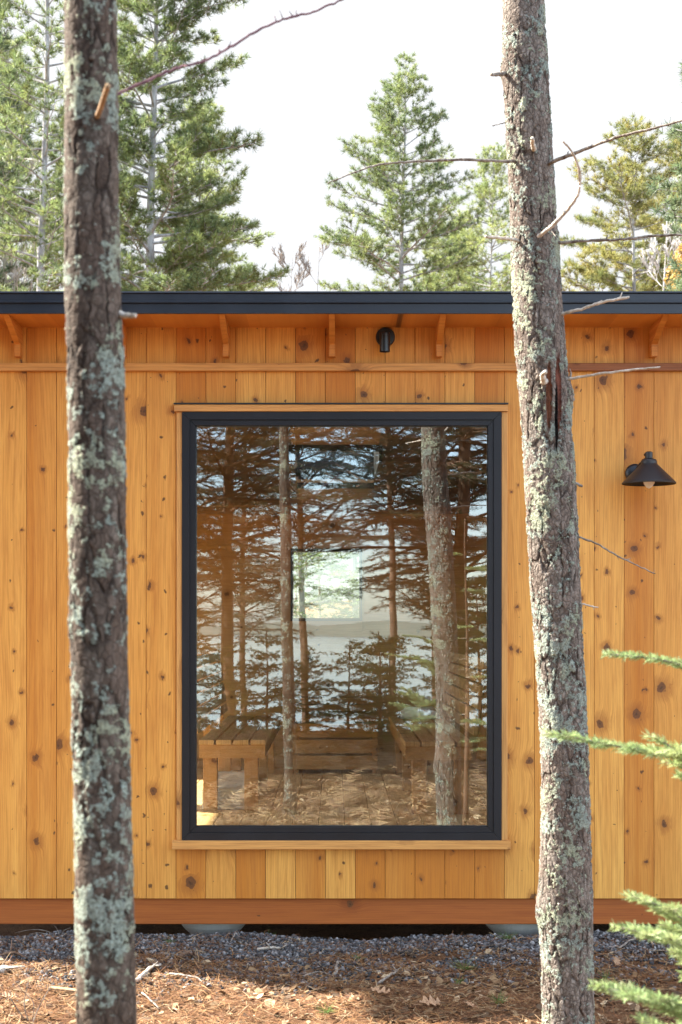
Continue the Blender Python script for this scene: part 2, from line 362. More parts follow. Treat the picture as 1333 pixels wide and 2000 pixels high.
def bark(name, scale, lichen_amt, lichen_scale, amp, plates=(.16, .115, .085), dark=(.035, .024, .018), light=(.30, .25, .21), wound=None, yellow=.25):
    t = NT(name); P = t.obj()
    wob = t.n('ShaderNodeTexNoise', {'Vector': P, 'Scale': scale*1.2, 'Detail': 3.0}).outputs['Color']
    wv = t.n('ShaderNodeVectorMath', {0: wob, 'Scale': .55/scale}, operation='SCALE').outputs[0]
    pw = t.n('ShaderNodeVectorMath', {0: P, 1: wv}, operation='ADD').outputs[0]
    pv = t.mp(pw, (1, 1, .24))
    edge = t.n('ShaderNodeTexVoronoi', {'Vector': pv, 'Scale': scale, 'Randomness': 1.0}, feature='DISTANCE_TO_EDGE').outputs['Distance']
    cell = t.n('ShaderNodeTexVoronoi', {'Vector': pv, 'Scale': scale, 'Randomness': 1.0}).outputs['Color']
    edge2 = t.n('ShaderNodeTexVoronoi', {'Vector': t.mp(pw, (1, 1, .6)), 'Scale': scale*2.7, 'Randomness': 1.0}, feature='DISTANCE_TO_EDGE').outputs['Distance']
    depth = t.noise(P, scale*.35, 3, .6)
    dm = t.rng(depth, .36, .60)
    pl = t.rng(edge, .0, .13); pl = t.math('MULTIPLY_ADD', t.math('SUBTRACT', pl, 1.0), dm, 1.0)
    pl2 = t.rng(edge2, .0, .16)
    fine = t.noise(P, scale*9, 5, .7); mid = t.noise(t.mp(P, (1,1,.5)), scale*2.2, 5, .65)
    csep = t.n('ShaderNodeSeparateColor', {0: cell})
    col = t.mix(t.rng(mid, .3, .7), c4(*plates), c4(*light))
    col = t.mix(t.math('MULTIPLY', csep.outputs[0], .6), col, c4(plates[0]*1.05, plates[1]*.85, plates[2]*.78))
    col = t.mix(t.rng(fine, .45, .75, 0, .5), col, c4(*[x*.35 for x in plates]))
    col = t.mix(t.math('MULTIPLY', t.math('SUBTRACT', 1.0, pl2), .55), col, c4(*dark))
    col = t.mix(t.math('SUBTRACT', 1.0, pl), col, c4(*dark))
    # lichen crust
    l1 = t.noise(P, lichen_scale, 3, .6); l2 = t.noise(P, lichen_scale*4, 6, .78)
    lm0 = t.math('ADD', t.math('MULTIPLY', l1, .48), t.math('MULTIPLY', l2, .52)); lm0 = t.math('ADD', lm0, t.math('MULTIPLY_ADD', t.noise(P, lichen_scale*.3, 2, .5), .28, -.14))
    lm = t.rng(lm0, .540-lichen_amt, .562-lichen_amt)
    l3 = t.noise(P, lichen_scale*16, 4, .8)
    lm = t.math('MULTIPLY', lm, t.rng(l3, .36, .50))
    lcol = t.mix(t.rng(t.noise(P, lichen_scale*.6, 2), .45, .62, 0, 1), c4(.36, .43, .38), c4(.43, .47, .34))
    lcol = t.mix(t.rng(l3, .42, .68), t.mix(.5, lcol, c4(.16, .18, .13)), lcol)
    if yellow <= 0: pass
    col = t.mix(t.math('MULTIPLY', lm, .92), col, lcol)
    h = t.math('MULTIPLY', t.math('SUBTRACT', pl, 1.0), 1.0)
    h = t.math('ADD', h, t.math('MULTIPLY', pl2, .28)); h = t.math('ADD', h, t.math('MULTIPLY_ADD', mid, .7, -.35))
    h = t.math('ADD', h, t.math('MULTIPLY', lm, t.math('MULTIPLY_ADD', l3, .9, .05)))
    h = t.math('ADD', h, t.math('MULTIPLY', fine, .3))
    if wound:
        sp = t.n('ShaderNodeSeparateXYZ', {0: P})
        for (cx, cz, wx, wz, colr) in wound:
            wn1 = t.math('MULTIPLY_ADD', t.noise(P, 30, 4, .7), wx*1.6, -wx*.8)
            dx = t.math('DIVIDE', t.math('ADD', t.math('SUBTRACT', sp.outputs[0], cx), wn1), wx)
            dz = t.math('DIVIDE', t.math('SUBTRACT', sp.outputs[2], cz), wz)
            q = t.math('ADD', t.math('MULTIPLY', dx, dx), t.math('MULTIPLY', dz, dz))
            front = t.math('LESS_THAN', sp.outputs[1], 0.0)
            k = t.math('MULTIPLY', front, t.rng(q, .7, 1.15, 1.0, 0.0))
            streak = t.noise(t.mp(P, (140, 140, 12)), 1.0, 4, .7)
            wc = t.mix(t.rng(streak, .35, .65), c4(*[x*.35 for x in colr]), c4(*colr))
            col = t.mix(k, col, wc)
            h = t.math('MULTIPLY_ADD', k, t.math('MULTIPLY_ADD', streak, 1.6, -2.2), h)
    sh = t.bsdf(col, .88, .18, t.bump(t.noise(P, scale*26, 3, .7), .35, .0012))
    t.t.links.new(t.n('ShaderNodeDisplacement', {'Height': h, 'Midlevel': 0.0, 'Scale': amp}).outputs[0], t.out.inputs['Displacement'])
    t.m.displacement_method = 'BOTH'
    return t.done(sh)

def simple_bark(name, a, b, scale=14):
    t = NT(name); P = t.obj()
    n = t.noise(t.mp(P, (1, 1, .25)), scale, 5, .65); n2 = t.noise(P, scale*.3, 3)
    c = t.mix(t.rng(n, .35, .65), c4(*a), c4(*b)); c = t.mix(t.rng(n2, .4, .7, 0, .4), c, c4(*[x*.55 for x in a]))
    return t.done(t.bsdf(c, .9, .15, t.bump(n, .6, .01)))
M['bark_grey'] = simple_bark('grey_pine_bark', (.22, .21, .20), (.42, .41, .40))
M['bark_brown'] = simple_bark('brown_pine_bark', (.10, .06, .04), (.24, .15, .10))
M['bark_pale'] = simple_bark('pale_birch_bark', (.38, .36, .33), (.58, .56, .53))
M['twig'] = simple_bark('dead_twig_bark', (.13, .095, .075), (.36, .32, .27), 60)
M['twig_pale'] = simple_bark('weathered_twig', (.42, .35, .27), (.66, .60, .52), 60)
M['twig_purple'] = simple_bark('purplish_twig_bark', (.10, .045, .06), (.20, .11, .12), 60)
M['cutwood'] = simple_bark('fresh_cut_wood', (.27, .17, .095), (.40, .27, .16), 60)

def litter_mat(name, stops, rough=.8, seed=0):
    t = NT(name); rnd = t.n('ShaderNodeNewGeometry').outputs['Random Per Island']
    w_ = t.n('ShaderNodeTexWhiteNoise', {'W': t.math('MULTIPLY', rnd, 913.0+seed)}, noise_dimensions='1D').outputs['Value']
    c = t.ramp(w_, stops, 'CONSTANT' if False else 'LINEAR')
    n = t.noise(t.obj(), 120, 3)
    c = t.mix(t.rng(n, .4, .7, 0, .35), c, c4(.03, .02, .015))
    return t.done(t.bsdf(c, rough, .25))
M['gravel'] = litter_mat('crushed_stone', [(0, (.030,.030,.031)), (.4, (.065,.066,.068)), (.8, (.14,.14,.142)), (1, (.33,.32,.31))])
M['needles'] = litter_mat('fallen_pine_needles', [(0, (.07,.03,.014)), (.45, (.18,.075,.030)), (.8, (.29,.15,.055)), (1, (.42,.31,.18))])
M['chips'] = litter_mat('leaf_litter_flakes', [(0, (.05,.032,.02)), (.4, (.13,.08,.042)), (.8, (.27,.17,.085)), (1, (.50,.39,.25))])
M['leaf'] = litter_mat('dry_oak_leaf', [(0, (.40,.24,.14)), (1, (.52,.34,.20))])

def ground_mat():
    t = NT('forest_floor'); P = t.obj()
    n = t.noise(P, 7, 6, .7); n2 = t.noise(P, 60, 5, .75); n3 = t.noise(P, 260, 3, .7)
    c = t.mix(t.rng(n, .35, .65), c4(.10, .052, .028), c4(.20, .105, .055))
    c = t.mix(t.rng(n2, .45, .65), c, c4(.28, .15, .08)); c = t.mix(t.rng(n3, .5, .7), c, c4(.05, .03, .02))
    return t.done(t.bsdf(c, .95, .1, t.bump(t.math('ADD', n2, n3), 1.0, .01)))
M['ground'] = ground_mat()
def water_mat():
    t = NT('lake_water'); P = t.obj()
    n = t.noise(t.mp(P, (.5, 2.2, 1)), 1.2, 4, .6)
    return t.done(t.bsdf(c4(.05, .08, .10), .08, .5, t.bump(n, .25, .05)))
M['water'] = water_mat()
def hill_mat():
    t = NT('wooded_shore'); P = t.obj()
    n = t.noise(P, .12, 5, .7)
    return t.done(t.bsdf(t.mix(n, c4(.10, .12, .10), c4(.22, .22, .17)), .95, .1))
M['hills'] = hill_mat()

# ------------------------------------------------------------------ ground, lake, far shore
def gh(x, y):
    x = np.asarray(x, float); y = np.asarray(y, float)
    z = .012*np.sin(x*3.1+1)*np.cos(y*2.3) + .008*np.sin(x*7.7+y*5.1) + .004*np.sin(x*17+2)*np.sin(y*19)
    fall = np.clip((-7.0 - y)/7.0, 0, 1); z = z*(1-fall) - 1.9*fall*fall*(3-2*fall)
    rise = np.clip((y-30)/120, 0, 1); z = z + 4.0*rise*rise
    und = np.clip((y-7.0)/.25, 0, 1)*np.clip((13-y)/1, 0, 1)  # ground shape sunk under the cabin to keep the gap there dark
    return z - .30*und
def axis_pts(near, step, far, grow=1.22):
    p = list(np.arange(near[0], near[1]+1e-6, step)); s = step; x = p[-1]
    while x < far: s *= grow; x += s; p.append(x)
    s = step; x = p[0]; q = []
    while x > -far: s *= grow; x -= s; q.append(x)
    return np.array(q[::-1] + p)
xs = axis_pts((-3, 3), .03, 1200); ys = axis_pts((-4, 8), .03, 1200)
Xg, Yg = np.meshgrid(xs, ys); Zg = gh(Xg, Yg)
V = np.stack([Xg.ravel(), Yg.ravel(), Zg.ravel()], 1); nx, ny = len(xs), len(ys)
i = np.arange(nx-1); j = np.arange(ny-1); I, J = np.meshgrid(i, j); a = (J*nx+I).ravel()
tag(np_mesh('ground', V, np.stack([a, a+1, a+1+nx, a+nx], 1), M['ground'], smooth=True), kind='structure')
mb = MB(); mb.add([(-1200, -1100, -.86), (1200, -1100, -.86), (1200, -9, -.86), (-1200, -9, -.86)], [(0,1,2,3)])
tag(mb.build('lake_water', M['water']), kind='structure')
rng = np.random.default_rng(5)
mb = MB(); hx = np.linspace(-900, 900, 140)
hz = 1.5 + 2.2*np.abs(np.sin(hx*.006+1)) + .8*np.sin(hx*.031) + rng.uniform(-1.2, 1.2, 140)
for k in range(139):
    x0, x1 = hx[k], hx[k+1]
    mb.add([(x0,-520,-1.5),(x1,-520,-1.5),(x1,-545,hz[k+1]),(x0,-545,hz[k]),(x1,-640,-1.5),(x0,-640,-1.5)], [(1,0,3,2),(3,5,4,2)])
tag(mb.build('far_shore', M['hills']), kind='structure')

# ------------------------------------------------------------------ cabin
CX0, CX1 = -2.45, 2.75
YB = 12.1
cabin = empty('cabin', (0, DW, 0))
tag(cabin, 'cabin clad in upright knotty cedar boards with a dark metal eave', 'cabin')
ZB = WZ(1755); ZS = WZ(638)          # siding bottom, soffit
hx0, hx1, hz0, hz1 = WX(357), WX(979), WZ(1640), WZ(806)
bw = 58.35/450
mb = MB(); rr = random.Random(3)
k0 = math.floor((CX0 - WX(636))/bw); k1 = math.ceil((CX1 - WX(636))/bw)
g = .0009
for k in range(k0, k1):
    x0 = max(WX(636)+k*bw, CX0)+g; x1 = min(WX(636)+(k+1)*bw, CX1)-g
    yj = DW + rr.uniform(0, .0006)
    if x1 <= hx0 or x0 >= hx1: mb.box(x0, x1, yj, yj+.02, ZB, ZS, .0007)
    elif x0 >= hx0 and x1 <= hx1:
        mb.box(x0, x1, yj, yj+.02, ZB, hz0, .0007); mb.box(x0, x1, yj, yj+.02, hz1, ZS, .0007)
    elif x0 < hx0: mb.prism([(x0,ZB),(x1,ZB),(x1,hz0),(hx0,hz0),(hx0,hz1),(x1,hz1),(x1,ZS),(x0,ZS)], 'y', yj, yj+.02)
    else: mb.prism([(x0,ZB),(x1,ZB),(x1,ZS),(x0,ZS),(x0,hz1),(hx1,hz1),(hx1,hz0),(x0,hz0)], 'y', yj, yj+.02)
mb.build('siding', M['siding'], cabin)

def slab_holes(mb, u, v, w0, w1, holes, axis, zf=None):
    """slab spanning u=(a,b), v=(a,b), thickness w0..w1, with rectangular holes (u0,u1,v0,v1)"""
    us = sorted({u[0], u[1], *[h[0] for h in holes], *[h[1] for h in holes]}); vs = sorted({v[0], v[1], *[h[2] for h in holes], *[h[3] for h in holes]})
    for i in range(len(us)-1):
        for j in range(len(vs)-1):
            cu, cv = (us[i]+us[i+1])/2, (vs[j]+vs[j+1])/2
            if any(h[0] < cu < h[1] and h[2] < cv < h[3] for h in holes): continue
            if axis == 'y': mb.box(us[i], us[i+1], w0, w1, vs[j], vs[j+1])
            elif axis == 'x': mb.box(w0, w1, us[i], us[i+1], vs[j], vs[j+1])
            else:
                z = lambda yy, t: zf(yy)+t
                a, b, c, d = us[i], us[i+1], vs[j], vs[j+1]
                mb.add([(a,c,z(c,w0)),(b,c,z(c,w0)),(b,d,z(d,w0)),(a,d,z(d,w0)),(a,c,z(c,w1)),(b,c,z(c,w1)),(b,d,z(d,w1)),(a,d,z(d,w1))],
                       [(0,3,2,1),(4,5,6,7),(0,1,5,4),(1,2,6,5),(2,3,7,6),(3,0,4,7)])
# sheathing behind the boards (dark, shows in the joints)
mb = MB(); slab_holes(mb, (CX0+.002, CX1-.002), (ZB+.004, ZS-.002), DW+.0215, DW+.035, [(hx0, hx1, hz0, hz1)], 'y'); mb.build('sheathing', M['dark'], cabin)
mb = MB(); slab_holes(mb, (CX0+.1, CX1-.1), (ZB+.05, ZS-.001), DW+.036, DW+.14, [(hx0, hx1, hz0, hz1)], 'y'); mb.build('inner_front_wall', M['inner_z'], cabin)
# other walls with their windows
ceil = lambda y: WZ(638) - .087*(y-DW)
FL = EYE - 1.04
side_h = [(7.6, 9.9, FL+.25, 2.05), (10.2, 11.8, FL+.25, 2.05)]
def side_wall(x0, x1, name, mat):
    mb = MB(); us = [DW+.16, 7.6, 9.9, 10.2, 11.8, YB]
    for i in range(5):
        a, b = us[i], us[i+1]; zt = lambda y: ceil(y)-.002
        h = [s for s in side_h if abs(s[0]-a) < 1e-6]
        bands = [(ZB, None)] if not h else [(ZB, h[0][2]), (h[0][3], None)]
        for z0, z1 in bands:
            za, zb = (zt(a), zt(b)) if z1 is None else (z1, z1)
            mb.add([(x0,a,z0),(x1,a,z0),(x1,b,z0),(x0,b,z0),(x0,a,za),(x1,a,za),(x1,b,zb),(x0,b,zb)],
                   [(0,3,2,1),(4,5,6,7),(0,1,5,4),(1,2,6,5),(2,3,7,6),(3,0,4,7)])
    return mb.build(name, mat, cabin)
side_wall(CX0+.001, CX0+.12, 'side_wall', M['inner_z']); side_wall(CX1-.12, CX1-.001, 'side_wall', M['inner_z'])
FWX0, FWX1, FWZ0, FWZ1 = WX(568, 12), WX(708, 12), WZ(1213, 12), WZ(1072, 12)
bh = [(FWX0, FWX1, FWZ0, FWZ1)]
mb = MB()
slab_holes(mb, (CX0+.12, CX1-.12), (ZB, ceil(YB)-.004), 12.0, YB, bh, 'y'); mb.build('back_wall', M['inner_x'], cabin)
for (a, b, c, d) in bh:
    fr = MB(); t_ = .022
    fr.box(a, b, 11.985, 12.05, c, c+t_); fr.box(a, b, 11.985, 12.05, d-t_, d); fr.box(a, a+t_, 11.985, 12.05, c+t_, d-t_); fr.box(b-t_, b, 11.985, 12.05, c+t_, d-t_)
    fo = fr.build('back_window', M['frame'], cabin)
    p_ = MB(); p_.add([(a+t_,12.03,c+t_),(b-t_,12.03,c+t_),(b-t_,12.03,d-t_),(a+t_,12.03,d-t_)], [(0,1,2,3)]); p_.build('pane', M['glass2'], fo)
for xs_ in (CX0+.06, CX1-.06):
    for (a, b, c, d) in side_h:
        fr = MB(); t_ = .03
        fr.box(xs_-.03, xs_+.03, a, b, c, c+t_); fr.box(xs_-.03, xs_+.03, a, b, d-t_, d); fr.box(xs_-.03, xs_+.03, a, a+t_, c+t_, d-t_); fr.box(xs_-.03, xs_+.03, b-t_, b, c+t_, d-t_)
        fo = fr.build('side_window', M['frame'], cabin)
        p_ = MB(); p_.add([(xs_,a+t_,c+t_),(xs_,b-t_,c+t_),(xs_,b-t_,d-t_),(xs_,a+t_,d-t_)], [(0,1,2,3)]); p_.build('pane', M['glass2'], fo)
# floor boards, ceiling boards
mb = MB(); x = CX0+.125
while x < CX1-.13:
    mb.box(x, min(x+.137, CX1-.125), DW+.15, 11.99, FL-.03, FL, .0015); x += .14
mb.build('floor', M['inner_y'], cabin)
mb = MB(); mb.box(CX0+.13, CX1-.13, DW+.15, 11.99, FL-.2, FL-.035); mb.build('floor_joists', M['dark'], cabin)
SKX0, SKX1, SKY0, SKY1 = -.25, .26, 9.5, 10.65
mb = MB(); y = DW+.145; 
while y < 11.98:
    y1 = min(y+.128, 11.985)
    hh = [(SKX0, SKX1, y-1, y1+1)] if (y > SKY0-.06 and y1 < SKY1+.06) else []
    slab_holes(mb, (CX0+.13, CX1-.13), (y, y1), -.022, -.002, hh, 'z', ceil); y += .131
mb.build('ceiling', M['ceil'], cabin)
mb = MB()
for (a, b, c, d) in [(SKX0-.02, SKX0, 9.46, 10.69), (SKX1, SKX1+.02, 9.46, 10.69), (SKX0, SKX1, 9.44, 9.46), (SKX0, SKX1, 10.69, 10.71)]:
    zc = ceil((c+d)/2); mb.box(a, b, c, d, zc-.06, zc+.2)
mb.build('skylight_shaft', M['frame'], cabin)
# roof
OH = .33; YF = DW - OH
zt, zb = WZ(570, YF), WZ(612, YF)
mb = MB(); slab_holes(mb, (CX0-.12, CX1+.12), (YF+.02, 12.4),   .022, .047, [(SKX0, SKX1, 9.46, 10.69)], 'z', ceil); roof = mb.build('roof', M['roof'], cabin)
mb = MB()
pr = [(YF+.0, zb), (YF+.016, zb), (YF+.016, zt-.002), (YF-.012, zt), (YF-.014, zt-.006), (YF-.006, zt-.010), (YF-.006, zt-.0385), (YF-.010, zt-.041), (YF-.010, zt-.046), (YF+.0, zt-.050)]
mb.prism(pr[::-1], 'x', CX0-.13, CX1+.13); mb.build('fascia', M['metal'], roof, fix=True)
mb = MB(); x = CX0-.12
rr = random.Random(8)
while x < CX1+.12:
    L = rr.uniform(1.3, 2.0); mb.box(x, min(x+L, CX1+.12)-.0015, YF+.017, DW+.03, zb+.003, zb+.020, .001); x += L
mb.build('soffit', M['soffit'], roof)
# brackets
for pxb in (-167, 39, 243, 443, 649, 857, 1065, 1274, 1481):
    xc = WX(pxb); th = .0125
    z0 = WZ(700); z1 = WZ(673, 6.95)
    poly = [(DW-.0005, zb+.002), (DW-.0005, z0+.004), (DW-.010, z0), (DW-.055, z0), (DW-.055, z1), (DW-.30, zb+.002)]
    m_ = MB(); m_.prism(poly, 'x', xc-th, xc+th); m_.build('eave_bracket', M['soffit'], cabin, fix=True)
# long batten
zc0, zc1 = WZ(724, 6.975), WZ(709, 6.975)
mb = MB(); mb.box(CX0-.01, WX(1062), DW-.025, DW-.0005, zc0, zc1, .0015); mb.build('batten', M['trimx'], cabin)
mb = MB(); mb.box(WX(1062)+.001, CX1+.01, DW-.025, DW-.0005, zc0, zc1, .0015); b_ = mb.build('batten', M['batten_red'], cabin); b_['label'] = 'darker reddish length of batten'
# skirt beam
mb = MB(); mb.box(CX0+.01, CX1-.01, DW+.018, DW+.075, WZ(1805, 7.02), ZB-.003, .003); mb.build('skirt_beam', M['skirt'], cabin)
mb = MB(); mb.box(CX0+.03, CX1-.03, 11.9, 12.0, WZ(1805, 7.02), ZB-.003); mb.build('rear_beam', M['skirt'], cabin)
mb = MB(); mb.box(CX0+.04, CX1-.04, DW+.08, 11.9, ZB-.02, ZB-.006); mb.build('underfloor', M['dark'], cabin)
for i_, (pc, wd) in enumerate(((417, 137), (1012, 137), (-520, 137))):
    m_ = MB(); r_ = .152
    zt_ = WZ(1805, 7.02)-.001
    m_.lathe([(.08, -.12), (.105, -.02), (.128, .0), (.143, .018), (r_, .038), (r_, zt_-.006), (r_*.985, zt_)], 48, 'z', (WX(pc, 7.2), 7.225, 0), True)
    m_.build('concrete_pier', M['concrete'], cabin, smooth=False)
mb = MB(); mb.box(WX(1000), WX(1012)-.003, 7.02, 7.2, 0.0, .001); 
# window ------------------------------------------------------------
win = MB()
def ring(mb, x0, x1, z0, z1, t, y0, y1, c=.002):
    """mitred frame ring"""
    for q in (0, 1, 2, 3):
        A = [(x0,z0),(x1,z0),(x1,z1),(x0,z1)]; B = [(x0+t,z0+t),(x1-t,z0+t),(x1-t,z1-t),(x0+t,z1-t)]
        p = [A[q], A[(q+1) % 4], B[(q+1) % 4], B[q]]
        g_ = .0006
        cx = sum(a[0] for a in p)/4; cz = sum(a[1] for a in p)/4
        p = [(a[0]+(cx-a[0])*g_, a[1]+(cz-a[1])*g_*2) for a in p]
        mb.prism(p, 'y', y0, y1)
px = 1/450.
ring(win, hx0, hx1, hz0, hz1, 15*px, DW-.028, DW+.06)
frame = win.build('window', M['frame'], cabin, fix=True)
frame['label'] = 'tall black framed picture window'
s_ = MB(); ring(s_, hx0+15.2*px, hx1-15.2*px, hz0+15.2*px, hz1-15.2*px, 10.6*px, DW-.020, DW+.05)
s_.build('sash', M['frame'], frame, fix=True)
gx0, gx1, gz0, gz1 = hx0+25.5*px, hx1-25.5*px, hz0+25.5*px, hz1-25.5*px
s_ = MB(); ring(s_, gx0, gx1, gz0, gz1, 1.6*px, DW-.006, DW+.03); s_.build('glazing_bead', M['black'], frame, fix=True)
s_ = MB(); s_.add([(gx0,DW+.006,gz0),(gx1,DW+.006,gz0),(gx1,DW+.006,gz1),(gx0,DW+.006,gz1)], [(0,1,2,3)])
s_.build('glass_pane', M['glass'], frame)
def tr(name, a, b, c, d, y0, mat):
    m_ = MB(); m_.box(a, b, y0, DW-.0005, c, d, .0012); return m_.build(name, mat, frame)
tr('head_casing', WX(342), WX(991), hz1+.0015, WZ(792), DW-.034, M['trimx'])
tr('flashing', WX(341), WX(992), WZ(792)+.0005, WZ(789), DW-.040, M['metal'])
tr('side_casing', WX(346), hx0-.0005, hz0+.001, hz1+.001, DW-.019, M['trimz'])
tr('side_casing', hx1+.0005, WX(991), hz0+.001, hz1+.001, DW-.019, M['trimz'])
tr('sill_casing', WX(338), WX(996), WZ(1657), hz0, DW-.036, M['trimx'])

# ------------------------------------------------------------------ lamps on the wall
lx, ly = WX(1268, 6.85), 6.85
wl = empty('wall_lamp', (lx, DW, WZ(945, ly)))
tag(wl, 'black cone shaded barn lamp with a bare white bulb on the cedar wall', 'wall lamp')
zr = WZ(945, ly); rs = 52/460.
m_ = MB()
m_.lathe([(rs, -.001), (rs+.001, .004), (rs-.006, .012), (.036, .083), (.034, .086), (.034, .096), (.030, .103), (.018, .108), (.016, .110), (.0158, .133), (.011, .137), (.001, .138)], 48, 'z', (lx, ly, zr))
m_.lathe([(.012, .085), (.034, .079), (rs-.008, .009), (rs-.002, .0)], 48, 'z', (lx, ly, zr))
m_.build('lamp_shade', M['cladded'], wl, smooth=False)
m_ = MB()
pr = [(.0005, -.052), (.012, -.046), (.022, -.032), (.027, -.014), (.024, .006), (.015, .024), (.013, .055)]
m_.lathe(pr, 24, 'z', (lx, ly, zr+.032)); m_.build('bulb', M['bulb'], wl, smooth=True)
m_ = MB(); m_.lathe([(.015, .05), (.019, .05), (.019, .085), (.012, .086)], 20, 'z', (lx, ly, zr)); m_.build('socket', M['black'], wl)
bx, bz = WX(1240), WZ(925)
m_ = MB(); m_.lathe([(.042, .0), (.042, -.008), (.040, -.013), (.030, -.019), (.012, -.024), (.001, -.025)], 40, 'y', (bx, DW, bz)); m_.build('wall_plate', M['black'], wl, smooth=True)
m_ = MB(); m_.tube(cat_rom([(bx+.002, DW-.02, bz+.005), (bx+.012, DW-.05, bz+.03), (bx+.035, DW-.10, bz+.06), (lx-.012, ly+.012, zr+.125), (lx, ly, zr+.128)]), [.008]*21, 10); m_.build('arm', M['black'], wl, smooth=True)

dx, dz = WX(753), WZ(659)
dl = empty('downlight', (dx, DW, dz)); tag(dl, 'short black cylinder spotlight on a round plate under the eave', 'downlight')
m_ = MB(); m_.lathe([(.0415, .0), (.0415, -.012), (.039, -.016), (.001, -.017)], 48, 'y', (dx, DW, dz)); m_.build('wall_plate', M['black'], dl, smooth=False)
m_ = MB(); cy = DW-.062; zl = WZ(690, 6.94)
m_.lathe([(.0005, .082), (.021, .082), (.0225, .079), (.0225, .0), (.020, .0), (.019, .03), (.0005, .032)], 40, 'z', (WX(752, 6.94), cy, zl+.006)); m_.build('can', M['black'], dl)
m_ = MB(); m_.tube([(dx, DW-.012, dz-.004), (dx, DW-.045, dz-.004)], [.009, .009], 12); m_.build('neck', M['black'], dl)

# ------------------------------------------------------------------ furniture inside
def bench(name, sgn, yn, yf, label):
    xf, xb = .39*sgn, .77*sgn
    o = empty(name, ((xf+xb)/2, (yn+yf)/2, FL)); tag(o, label, 'bench', 'side benches in the room')
    zs = FL+.41
    m_ = MB(); n = 4; wsl = (abs(xb-xf)-.012*(n-1))/n
    for i in range(n):
        a = min(abs(xf), abs(xb))+i*(wsl+.012); m_.box(min(a*sgn, (a+wsl)*sgn), max(a*sgn, (a+wsl)*sgn), yn, yf, zs-.028, zs, .003)
    m_.build('seat', M['inner_y'], o)
    m_ = MB(); xa, xc = sorted((xf+.005*sgn, xb)); m_.box(xa, xc, yn+.01, yn+.04, zs-.105, zs-.0285); m_.box(xa, xc, yf-.04, yf-.01, zs-.105, zs-.0285)
    xi = xf+.01*sgn; m_.box(min(xi, xi+.03*sgn), max(xi, xi+.03*sgn), yn+.0405, yf-.0405, zs-.105, zs-.0285); m_.build('apron', M['inner_x'], o)
    for yy in (yn+.045, (yn+yf)/2-.03, yf-.125):
        for xx in (xf+.045*sgn, xb-.10*sgn):
            m_ = MB(); m_.box(min(xx, xx+.08*sgn), max(xx, xx+.08*sgn), yy, yy+.08, FL+.0005, zs-.029, .003); m_.build('leg', M['inner_z'], o)
    b_ = MB(); t_ = .14
    for i in range(6):
        z0 = zs+.035+i*.073; z1 = z0+.060; x0 = xb+sgn*(.0+t_*(z0-zs)); x1 = xb+sgn*(t_*(z1-zs)); dd = .02*sgn
        b_.add([(x0,yn,z0),(x0+dd,yn,z0),(x0+dd,yf,z0),(x0,yf,z0),(x1,yn,z1),(x1+dd,yn,z1),(x1+dd,yf,z1),(x1,yf,z1)],
               [(0,3,2,1),(4,5,6,7),(0,1,5,4),(1,2,6,5),(2,3,7,6),(3,0,4,7)])
    b_.build('backrest', M['inner_y'], o)
    for yy in (yn+.02, (yn+yf)/2, yf-.08):
        p_ = MB(); x0 = xb+.022*sgn; x1 = x0+t_*.47*sgn; dd = .05*sgn
        p_.add([(x0,yy,zs-.1),(x0+dd,yy,zs-.1),(x0+dd,yy+.06,zs-.1),(x0,yy+.06,zs-.1),(x1,yy,zs+.47),(x1+dd,yy,zs+.47),(x1+dd,yy+.06,zs+.47),(x1,yy+.06,zs+.47)],
               [(0,3,2,1),(4,5,6,7),(0,1,5,4),(1,2,6,5),(2,3,7,6),(3,0,4,7)])
        p_.build('post', M['inner_z'], o)
    return o
bench('slat_bench', -1, 9.15, 11.7, 'slatted wooden bench inside, behind the left half of the window glass')
bench('slat_bench', 1, 9.0, 11.7, 'slatted wooden bench inside with a white towel lying on its seat')
o = empty('slat_settle', (0, 11.8, FL)); tag(o, 'low slatted wooden seat at the far wall, between the two side benches', 'seat')
m_ = MB()
for i in range(3): m_.box(-.30, .31, 11.93, 11.955, FL+.43+i*.055, FL+.478+i*.055, .002)
m_.build('backrest', M['inner_x'], o)
m_ = MB()
for i in range(4): m_.box(-.30, .31, 11.56+i*.092, 11.645+i*.092, FL+.375, FL+.40, .002)
m_.build('seat', M['inner_x'], o)
m_ = MB()
for i in range(3): m_.box(-.30, .31, 11.57, 11.59, FL+.03+i*.115, FL+.13+i*.115, .002)
m_.build('front_panel', M['inner_x'], o)
for xx in (-.29, .27):
    m_ = MB(); m_.box(xx, xx+.03, 11.592, 11.92, FL+.0005, FL+.374); m_.build('leg', M['inner_z'], o)
for zz in (FL+.19, FL+.31):
    m_ = MB(); m_.box(-.062, -.050, 11.566, 11.5695, zz, zz+.009); m_.build('fitting', M['screw'], o)
m_ = MB(); m_.box(-.76, -.50, 9.26, 10.5, FL+.001, FL+.12, .004)
tag(m_.build('storage_slab', M['white_box']), 'flat pale grey box on the floor under the left bench', 'box')
